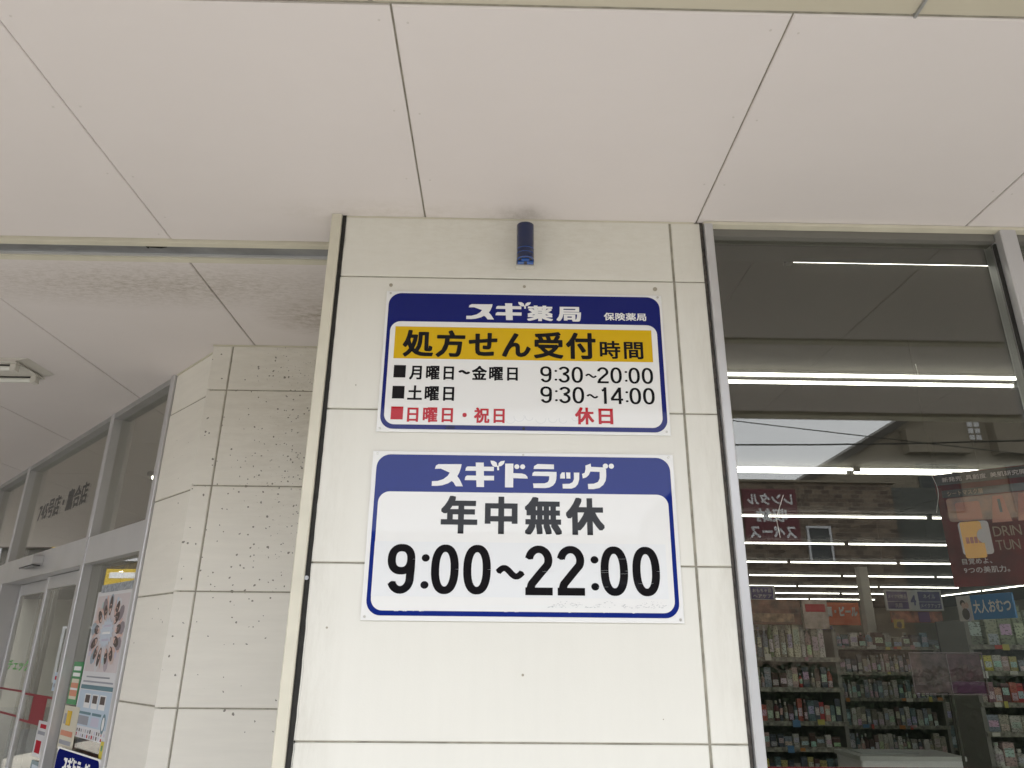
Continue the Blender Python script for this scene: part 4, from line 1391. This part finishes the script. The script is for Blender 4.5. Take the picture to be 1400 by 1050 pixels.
text('3', 0.045, 0.085, 0.03, 0.095, -0.0015, M_navy, a3, 0.03)
text('おもちゃ品', 0.14, 0.30, 0.068, 0.098, -0.002, M_pw, a3, 0.012)
text('ヘアケア', 0.14, 0.30, 0.024, 0.052, -0.002, M_pw, a3, 0.012)
b = MB()
wire(b, 0.03, 0.125, 0.95)
wire(b, 0.30, 0.125, 0.95)
b.build('hanger', M_dark, a3)
# orange sign far back
be = thing('hanging_sign', 'orange hanging sign with white lettering for alcohol and beer', 'sign', (5.50, 10.0, 2.06), 0)
MB().panel(0, 0.58, 0, 0.02, 0, 0.345, 0.003).build('board', mat('orange_board', (0.70, 0.12, 0.02), 0.45), be)
text('酒・ビール', 0.035, 0.545, 0.13, 0.285, -0.003, M_letw, be, 0.05)
b = MB()
wire(b, 0.05, 0.345, 0.93)
wire(b, 0.53, 0.345, 0.93)
b.build('hanger', M_dark, be)
sb = MB().panel(0, 0.25, 0, 0.015, 0, 0.15, 0.002).build('blue_sign', M_navy, loc=(4.92, 9.0, 1.86))
tag(sb, 'little blue card standing below the orange sign', 'sign')
# photo cards standing on the aisle 4 unit
pc = thing('photo_card', 'printed photo card strip hanging right below the aisle 4 sign', 'card', (4.47, 5.97, 1.88))
MB().panel(0, 0.56, 0, 0.01, 0.06, 0.175, 0.001).build('board', mat('card_red', (0.45, 0.16, 0.10), 0.5, vary=0.7, vscale=20), pc)
MB().panel(0.30, 0.42, -0.004, 0, 0.065, 0.17, 0.001).build('print_band', mat('card_purple', (0.14, 0.05, 0.18), 0.5), pc)
MB().panel(0.02, 0.13, -0.004, 0, 0.0, 0.09, 0.001).build('portrait', mat('card_yellow', (0.55, 0.40, 0.10), 0.5), pc)
pcf = MB().lathe([(0.001, 0), (0.022, 0.012), (0.028, 0.04), (0.020, 0.065), (0.001, 0.072)], 0.075, -0.006, 8)
pcf.v = [(x, -0.006 + (y + 0.006) * 0.1, z) for x, y, z in pcf.v]
pcf.build('printed_head', M_hair, pc)
# blue sign with couple
bs = thing('hanging_sign', 'bright blue hanging sign with white lettering and a small picture panel', 'sign', (3.16, 2.62, 1.815), -R(75))
bs.scale = (0.79, 1, 1)
MB().panel(0, 0.48, 0, 0.012, 0.0, 0.143, 0.002).build('board', mat('sky_blue_board', (0.02, 0.20, 0.50), 0.4, coat=0.4), bs)
MB().panel(-0.012, 0.118, -0.003, 0, -0.006, 0.143, 0.001).build('picture_panel', mat('picture_white', (0.62, 0.58, 0.56), 0.5), bs)
text('大人おむつ', 0.135, 0.460, 0.035, 0.112, -0.002, M_letw, bs, 0.03, rnd=True)
for (x, z, rx_, rz_, m) in ((0.045, 0.10, 0.024, 0.020, M_hair), (0.050, 0.085, 0.018, 0.020, M_skin), (0.060, 0.035, 0.035, 0.035, M_hair), (0.083, 0.030, 0.026, 0.040, M_pal[2]), (0.080, 0.085, 0.018, 0.020, M_skin)):
    y = -0.0035 - 0.0003 * (x * 100 % 7)
    MB().poly([(x + rx_ * math.cos(k * math.pi / 6), y, z + rz_ * math.sin(k * math.pi / 6)) for k in range(12)]).build('print', m, bs)
b = MB()
wire(b, 0.05, 0.143, 1.19)
wire(b, 0.44, 0.143, 1.19)
b.build('hanger', M_dark, bs)
# column
o = thing('column', 'slim white column rising behind the shelves', 'column', (6.36, 10.3, 0))
MB().cbox(-0.075, 0.075, -0.075, 0.075, 0, 3.0, 0.01).build('shaft', mat('column_white', (0.60, 0.59, 0.54), 0.6), o)
MB().cbox(-0.085, 0.085, -0.085, 0.085, 0.0, 0.12, 0.01).build('base', M_shelf, o)

# hanging poster at the right edge
hp = thing('poster', 'dark red and brown advertising poster hanging inside at right', 'poster', (2.160, 1.0, 1.872), -R(37.4))
MB().panel(0, 0.66, 0, 0.003, 0, 0.474, 0.0005).build('sheet', mat('poster_red', (0.12, 0.008, 0.009), 0.5, spec=0.15, vary=0.5, vscale=9), hp)
PM = {'k': mat('poster_black', (0.02, 0.012, 0.012), 0.4, coat=0.6), 'b': mat('poster_brown', (0.26, 0.085, 0.03), 0.4, coat=0.6, vary=0.7, vscale=16),
      'y': mat('poster_yellow', (0.85, 0.38, 0.0), 0.4, coat=0.6), 'w': mat('poster_white', (0.50, 0.42, 0.44), 0.4, coat=0.6), 'o': mat('poster_orange', (0.38, 0.08, 0.02), 0.4, coat=0.6),
      'g': mat('poster_gold', (0.30, 0.20, 0.14), 0.4)}
def pp(x0, x1, z0, z1, k, d, name='print'):
    return flat(rrect(x0, x1, z0, z1, min(x1 - x0, z1 - z0) * 0.12, 3), -d, name, PM[k], hp)
pp(0.004, 0.656, 0.425, 0.470, 'k', 0.0006)
pp(0.02, 0.656, 0.370, 0.402, 'k', 0.0006)
pp(0.03, 0.656, 0.265, 0.366, 'b', 0.0007)
flat([(0.18, 0.25), (0.25, 0.25), (0.235, 0.36), (0.20, 0.36)], -0.0010, 'print', PM['o'], hp)
flat([(0.27, 0.25), (0.36, 0.25), (0.34, 0.36), (0.29, 0.36)], -0.0010, 'print', PM['o'], hp)
pp(0.06, 0.15, 0.27, 0.345, 'o', 0.0010)
pp(0.214, 0.224, 0.29, 0.345, 'k', 0.0013)
pp(0.055, 0.165, 0.125, 0.262, 'w', 0.0016, 'product_picture')
pp(0.062, 0.138, 0.112, 0.262, 'y', 0.0019, 'product_picture')
for k in range(4):
    pp(0.074 + k * 0.015, 0.086 + k * 0.015, 0.172, 0.198, 'o', 0.0022)
flat([(0.140 + 0.024 * math.cos(k * math.pi / 8), 0.200 + 0.030 * math.sin(k * math.pi / 8)) for k in range(16)], -0.0024, 'badge', PM['w'], hp)
text('DRIN', 0.176, 0.272, 0.194, 0.234, -0.0012, PM['g'], hp)
text('TUN', 0.176, 0.258, 0.138, 0.178, -0.0012, PM['g'], hp)
text('目覚めよ、', 0.045, 0.150, 0.088, 0.112, -0.0012, PM['w'], hp, 0.012)
text('9つの美肌力。', 0.045, 0.205, 0.052, 0.078, -0.0012, PM['w'], hp, 0.012)
text('新発売 具創度 美肌研究開発', 0.03, 0.36, 0.437, 0.458, -0.0012, PM['w'], hp, 0.012)
text('シートマスク層', 0.04, 0.17, 0.375, 0.396, -0.0012, PM['g'], hp, 0.012)
b = MB().tube((0.004, 0.001, 0.47), (0.004, 0.001, 1.127), 0.0006, 4).tube((0.64, 0.001, 0.47), (0.64, 0.001, 1.127), 0.0006, 4)
b.build('hanging_line', M_dark, hp)
b = MB()
pv = (-0.004, -0.004, 0.47)
for k in range(1, 9):
    p = (-0.004 + 0.012 * math.sin(k * 0.5), -0.004, 0.47 - k * 0.020)
    b.tube(pv, p, 0.0012, 5)
    pv = p
b.build('loose_thread', M_letw, hp)
# thin loose threads behind the glass
for nm, pts, lb in (('thread', [(1.13, 0.10, 2.06), (1.10, 0.10, 1.99), (1.105, 0.10, 1.93)], 'fine pale thread hanging inside the glass by the left jamb'),
                    ('thread', [(1.62, 0.10, 2.50), (1.622, 0.10, 2.46)], 'short pale thread hanging inside the glass near its middle')):
    b = MB()
    for p, q in zip(pts, pts[1:]):
        b.tube(p, q, 0.0012, 5)
    tag(b.build(nm, M_letw), lb, 'thread')
# framed panel standing in for a pinkish patch in the window glass
lh = thing('framed_panel', 'pinkish framed panel standing in for a patch in the window glass', 'leaflet holder', (1.93, 1.02, 1.46))
MB().panel(0, 0.15, 0.002, 0.006, 0.004, 0.152, 0.0005).build('tinted_sheet', mat('sheet_rose', (0.13, 0.09, 0.10), 0.4, vary=0.6, vscale=30), lh)
MB().panel(0.153, 0.29, 0.002, 0.006, 0.050, 0.152, 0.0005).build('tinted_sheet', mat('sheet_plum', (0.10, 0.05, 0.07), 0.4, vary=0.6, vscale=40), lh)
MB().panel(0.153, 0.29, 0.002, 0.006, 0.004, 0.048, 0.0005).build('tinted_sheet', mat('sheet_violet', (0.08, 0.02, 0.07), 0.4), lh)
b = MB()
for p, q in (((0, 0, 0), (0.297, 0, 0)), ((0, 0, 0.156), (0.297, 0, 0.156)), ((0, 0, 0), (0, 0, 0.156)), ((0.297, 0, 0), (0.297, 0, 0.156)), ((0.151, 0, 0), (0.151, 0, 0.156))):
    b.tube(p, q, 0.0022, 5)
b.build('frame', mat('clear_edge', (0.22, 0.18, 0.20), 0.2, coat=0.5), lh)
MB().tube((0.15, 0.01, -1.44), (0.15, 0.01, 0.0), 0.006, 8).build('stand', M_dark, lh)

# low table added to imitate thin lines reflected in the window glass
tb = thing('reflection_line_table', 'low table added so its pale edges mimic lines reflected in the glass', 'table', (4.60, 7.75, 0.02))
e = mat('pale_edge', (0.62, 0.62, 0.60), 0.4)
b = MB()
pts = [(-0.75, -0.55, 0.88), (0.75, -0.57, 0.88), (1.35, 0.55, 0.88), (-0.35, 0.55, 0.88)]
for p, q in zip(pts, pts[1:] + pts[:1]):
    b.tube(p, q, 0.009, 6)
b.build('edge', e, tb)
MB().extrude_z([(p[0], p[1]) for p in pts], 0.84, 0.87).build('top', M_shelfd, tb)
for p in pts:
    MB().tube((p[0] * 0.9, p[1] * 0.9, 0), (p[0] * 0.9, p[1] * 0.9, 0.84), 0.02, 8).build('leg', M_shelf, tb)

# entrance lobby goods, and boards imitating signs reflected in the slanting glass
def lobby(name, label, cat, s0, s1, y, z0, z1, m, th=0.02):
    o_ = MB().panel(-s1, -s0, y, y + th, z0, z1, 0.002).build(name, m)
    o_.location, o_.rotation_euler = D0, (0, 0, RZ)
    tag(o_, label, cat)
    return o_
M_ybr = mat('yellow_brown_print', (0.50, 0.34, 0.06), 0.5, vary=0.7, vscale=6)
lobby('reflection_board', 'brown board high inside the lobby, standing in for a reflected sign', 'reflection_board', 3.2, 7.8, 1.5, 2.42, 2.95, mat('brown_reflection_board', (0.14, 0.09, 0.05), 0.5, vary=0.5, vscale=3))
lobby('reflection_board', 'yellow board just below the transom, standing in for a reflected sign', 'reflection_board', 2.0, 3.6, 0.9, 2.05, 2.45, M_ybr)
lobby('reflection_board', 'yellow board beyond the transom lettering, standing in for a reflected sign', 'reflection_board', 5.2, 6.8, 1.45, 2.45, 2.90, M_ybr, 0.02)
shelf_unit('shelf_unit', 'shelf of red and yellow goods inside the entrance', -3.6, -2.2, 5.2, 0.4, 1.45,
           [0.4, 0.7, 1.0, 1.25], [(['carton'], REDS + YELS, 0.12, 0.85)] * 4, namer('deeper unit inside entrance', 4))
shelf_unit('shelf_unit', 'second shelf of red goods inside the entrance, nearer the doors', -3.0, -2.2, 3.95, 0.35, 1.35,
           [0.4, 0.7, 1.0], [(['carton', 'pouch'], REDS + PINKS, 0.11, 0.85)] * 3, namer('nearer unit inside entrance', 3))

# ------------------------------------------------------------------ across the road (seen as reflections)
def brick_mat():
    m = mat('brown_brick', (0.2, 0.15, 0.1), 0.85)
    n, l = m.node_tree.nodes, m.node_tree.links
    tc = n.new('ShaderNodeTexCoord')
    mp = n.new('ShaderNodeMapping')
    mp.inputs['Rotation'].default_value = (R(90), 0, 0)
    l.new(tc.outputs['Object'], mp.inputs[0])
    bt = n.new('ShaderNodeTexBrick')
    bt.inputs['Scale'].default_value = 2.6
    bt.inputs['Color1'].default_value = (0.25, 0.19, 0.135, 1)
    bt.inputs['Color2'].default_value = (0.09, 0.062, 0.046, 1)
    bt.inputs['Mortar'].default_value = (0.28, 0.24, 0.19, 1)
    bt.inputs['Mortar Size'].default_value = 0.012
    l.new(mp.outputs[0], bt.inputs['Vector'])
    l.new(bt.outputs[0], n['Principled BSDF'].inputs['Base Color'])
    return m
M_brick = brick_mat()
M_tan = mat('tan_render', (0.27, 0.23, 0.17), 0.85, vary=0.12, vscale=0.8)
M_gry = mat('grey_render', (0.12, 0.125, 0.11), 0.85, vary=0.15, vscale=0.8)
M_wdark = mat('dark_window_glass', (0.03, 0.035, 0.035), 0.1)
bb = thing('building', 'low brown brick building across the road behind the photographer', 'building', (2.0, -14.0, -0.15))
MB().box(2.6, 7.2, -6, 0, 0, 5.45).build('wall', M_brick, bb)
MB().box(-16, 2.6, -6, 0, 0, 4.15).build('wall', M_brick, bb)
MB().box(-16.1, 2.6, -6.1, 0.06, 4.15, 4.22).build('coping', M_gry, bb)
MB().box(2.5, 7.3, -6.1, 0.06, 5.45, 5.50).build('coping', M_tan, bb)
def facade_window(parent, x0, x1, z0, z1, y, fm=None):
    f_ = MB().box(x0, x1, y, y + 0.05, z0, z0 + 0.05).box(x0, x1, y, y + 0.05, z1 - 0.05, z1).box(x0, x0 + 0.05, y, y + 0.05, z0 + 0.05, z1 - 0.05).box(x1 - 0.05, x1, y, y + 0.05, z0 + 0.05, z1 - 0.05).build('window', fm or M_alu, parent)
    MB().box(x0 + 0.05, x1 - 0.05, y + 0.005, y + 0.02, z0 + 0.05, z1 - 0.05).build('pane', M_wdark, f_)
facade_window(bb, 5.12, 5.67, 3.65, 4.46, 0.0)
for x0 in (0.2, -4.4, -9.4):
    facade_window(bb, x0, x0 + 1.1, 2.2, 3.2, 0.0)
rs = thing('rental_sign', 'dark red storage rental sign on the brick building across the road', 'sign', (6.98, -13.95, 3.93), R(180))
MB().panel(0, 1.22, 0, 0.06, 0, 1.20, 0.01).build('board', mat('dull_red_board', (0.14, 0.02, 0.03), 0.5), rs)
text('レンタル', 0.10, 1.12, 0.84, 1.10, -0.003, M_letw, rs, 0.03)
text('収納', 0.25, 0.95, 0.46, 0.76, -0.003, M_letw, rs, 0.03)
text('スペース', 0.10, 1.12, 0.10, 0.36, -0.003, M_letw, rs, 0.03)
gb = thing('building', 'grey building standing right beside the brick one across the road', 'building', (9.25, -14.6, -0.15))
MB().box(0, 1.5, -6, 0, 0, 5.5).build('wall', M_gry, gb)
MB().box(1.5, 7.0, -6, -1.2, 0, 5.0).build('wall', M_gry, gb)
# taller gabled house with balconies behind
th = thing('building', 'tall tan gabled house with balconies behind the grey building', 'building', (10.0, -18.0, -0.15))
def gable(x):
    return 6.50 + (x - 9.257) * 0.58
MB().extrude_y([(q_[0] - 10.0, q_[1]) for q_ in ((9.0, 0), (24, 0), (24, gable(24)), (9.0, gable(9.0)))], -7, 0).build('wall', M_tan, th)
MB().extrude_y([(q_[0] - 10.0, q_[1]) for q_ in ((8.8, gable(8.8) - 0.02), (24, gable(24) - 0.02), (24, gable(24) + 0.2), (8.8, gable(8.8) + 0.2))], -7.2, 0.15).build('verge', mat('dark_verge', (0.07, 0.06, 0.05), 0.7), th)
for x0, x1 in ((1.95, 3.75), (4.55, 9.0)):
    MB().box(x0, x1, 0.0, 0.35, 7.22, 8.5 if x0 > 2 else 7.9).build('balcony', M_tan, th)
    facade_window(th, x0 + 0.3, x1 - 0.3, 5.6, 6.95, 0.0, M_gry)
b = MB()
for i in range(2):
    for j in range(3):
        b.box(4.0 + i * 0.2, 4.14 + i * 0.2, 0.001, 0.03, 7.70 + j * 0.2, 7.84 + j * 0.2)
b.build('glass_block', M_letw, th, kind='stuff')
# cables
cb = MB()
def sag(p0, p1, s, r):
    pv_ = None
    for k in range(13):
        t_ = k / 12
        p = Vector(p0).lerp(Vector(p1), t_) - Vector((0, 0, s * 4 * t_ * (1 - t_)))
        if pv_ is not None:
            cb.tube(pv_, p, r, 5)
        pv_ = p
sag((-8, -9, 5.2), (12, -9, 5.1), 0.4, 0.014)
cb.build('overhead_cable', M_black)
tag(bpy.data.objects['overhead_cable'], 'lower black cable slung across the road', 'cable')
cb = MB()
sag((-8, -9.3, 6.75), (12, -9.3, 4.45), 0.1, 0.009)
tag(cb.build('overhead_cable', M_black), 'upper thinner black cable slung across the road', 'cable')
# house on the left; its height and dark walls cut sky from the reflections
lb_ = thing('building', 'dark house left of the shop, heightened to hide sky from the doors', 'building', (-16.0, -6.0, -0.15))
MB().box(-6, 0, -4, 40, 0, 9.0).build('wall', mat('brown_render', (0.10, 0.09, 0.075), 0.85, vary=0.4, vscale=0.9), lb_)
MB().box(-6.3, 0.3, -4.3, 40.3, 9.0, 9.3).build('roof', M_gry, lb_)
for y in (-2, 1.5, 5, 8.5, 12, 15.5, 19, 24):
    for z in (1.0, 3.8):
        f_ = MB().box(0, 0.05, y, y + 1.6, z, z + 0.06).box(0, 0.05, y, y + 1.6, z + 1.2, z + 1.26).box(0, 0.05, y, y + 0.06, z + 0.06, z + 1.2).box(0, 0.05, y + 1.54, y + 1.6, z + 0.06, z + 1.2).build('window', M_alu, lb_)
        MB().box(0.003, 0.02, y + 0.06, y + 1.54, z + 0.06, z + 1.2).build('pane', M_wdark, f_)

# dense dark bushes added to darken the low reflection in the window
hg = thing('added_hedge', 'long dark clipped bushes added to darken what the window reflects', 'added_hedge', (7.0, -9.8, -0.15))
rh = random.Random(3)
b = MB().box(-8.5, 11, -0.30, 0.30, 0, 1.35)
b.build('core', mat('hedge_core', (0.012, 0.018, 0.010), 1.0), hg)
b = MB()
for k in range(9000):
    x = rh.uniform(-8.7, 11.2)
    f_ = rh.random()
    if f_ < 0.7:
        y, z = 0.32 + rh.uniform(0, 0.14) + 0.05 * math.sin(x * 3), rh.uniform(0.02, 1.5)
    else:
        y, z = rh.uniform(-0.35, 0.4), 1.36 + rh.uniform(0, 0.22) + 0.06 * math.sin(x * 2.3)
    d = Vector((rh.uniform(-1, 1), rh.uniform(-1, 1), rh.uniform(-1, 1))).normalized()
    e2 = d.orthogonal().normalized()
    w_ = rh.uniform(0.035, 0.07)
    c_ = Vector((x, y, z))
    b.poly([c_ - d * w_, c_ + e2 * w_ * 0.5, c_ + d * w_, c_ - e2 * w_ * 0.5])
b.build('foliage', mat('hedge_leaf', (0.035, 0.055, 0.022), 0.7, vary=0.4, vscale=4), hg, kind='stuff')

ys = thing('wall_sign', 'yellow and dark brown sign on the dark house across the side road', 'sign', (-15.9, 10.4, 3.95), R(90))
MB().panel(0, 1.3, 0, 0.08, 0, 0.72, 0.01).build('board', mat('yellow_board', (0.60, 0.42, 0.05), 0.5), ys)
MB().panel(1.32, 3.2, 0, 0.08, 0, 0.95, 0.01).build('side_board', mat('brown_board', (0.07, 0.045, 0.035), 0.5), ys)
for k in range(3):
    MB().panel(0.12 + k * 0.28, 0.32 + k * 0.28, -0.004, 0, 0.20, 0.52, 0.004).build('print', M_letw if k != 1 else M_hair, ys)
ys2 = thing('wall_sign', 'lower plain yellow sign on the dark house across the side road', 'sign', (-15.9, 9.1, 2.95), R(90))
MB().panel(0, 1.1, 0, 0.08, 0, 0.50, 0.01).build('board', MATS['yellow_board'], ys2)
MB().panel(0.1, 1.0, -0.004, 0, 0.28, 0.42, 0.004).build('print', M_letw, ys2)

def door_notice(s0, s1, z0, z1, y, m, label, prints):
    t_ = thing('notice', label, 'notice', D0, RZ)
    MB().panel(-s1, -s0, y - 0.001, y, z0, z1, 0.0003).build('sheet', m, t_)
    for i_, (a0, a1, b0, b1, pm) in enumerate(prints):
        w_, h_ = s1 - s0, z1 - z0
        MB().poly([(-s1 + w_ * a0, y - 0.0013 - 0.0001 * i_, z0 + h_ * b0), (-s1 + w_ * a1, y - 0.0013 - 0.0001 * i_, z0 + h_ * b0),
                   (-s1 + w_ * a1, y - 0.0013 - 0.0001 * i_, z0 + h_ * b1), (-s1 + w_ * a0, y - 0.0013 - 0.0001 * i_, z0 + h_ * b1)]).build('print', pm, t_)
door_notice(1.58, 1.92, 1.02, 1.205, 0.079, M_paper, 'white notice with red print on the right sliding door, under the red band',
            [(0.08, 0.40, 0.10, 0.45, M_redf), (0.50, 0.92, 0.12, 0.50, M_orange), (0.08, 0.92, 0.62, 0.72, M_greyt), (0.15, 0.75, 0.80, 0.92, M_redf)])
door_notice(1.60, 1.90, 0.80, 1.00, 0.079, M_teal, 'dark blue-green notice low on the right sliding door',
            [(0.10, 0.90, 0.55, 0.90, M_pal[0]), (0.30, 0.70, 0.15, 0.45, M_letw)])
door_notice(1.62, 1.80, 1.37, 1.47, 0.079, M_pal[0], 'small pale sticker on the right sliding door above the red band',
            [(0.1, 0.9, 0.2, 0.4, M_greyt), (0.1, 0.6, 0.6, 0.8, M_redf)])
dp = thing('display_stand', 'red and yellow display stand just inside the sliding doors', 'display', D0, RZ)
MB().panel(-2.35, -1.55, 0.55, 0.75, 0.1, 1.25, 0.004).build('body', M_redf, dp)
for i_ in range(4):
    for j_ in range(3):
        MB().panel(-2.31 + i_ * 0.19, -2.14 + i_ * 0.19, 0.54, 0.549, 0.35 + j_ * 0.29, 0.60 + j_ * 0.29, 0.002).build('panel', [M_yel, M_green, M_letw, M_redf, M_ink][(i_ * 2 + j_) % 5], dp)
MB().panel(-2.38, -1.52, 0.53, 0.56, 1.26, 1.42, 0.004).build('header', M_yel, dp)

M_fixn = mat('painted_screw_head', (0.62, 0.58, 0.56), 0.6)
fix_mesh = MB().tube((0, 0, 0.0008), (0, 0, -0.0006), 0.0032, 8).mesh('screw_head', M_fixn)
rf = random.Random(5)
for k in range(-3, 3):
    for dx in (0.035, 0.875):
        for y_ in (-0.80, -0.50, -0.20, 0.02):
            if k < -1 and y_ > 0:
                y_ = 0.13
            if k == -1 and y_ > 0 and dx > 0.5:
                continue
            o = bpy.data.objects.new('screw_head', fix_mesh)
            COL.objects.link(o)
            o.parent = ceil
            o.location = (0.91 * k + dx + rf.uniform(-0.004, 0.004), y_ + rf.uniform(-0.01, 0.01), H)
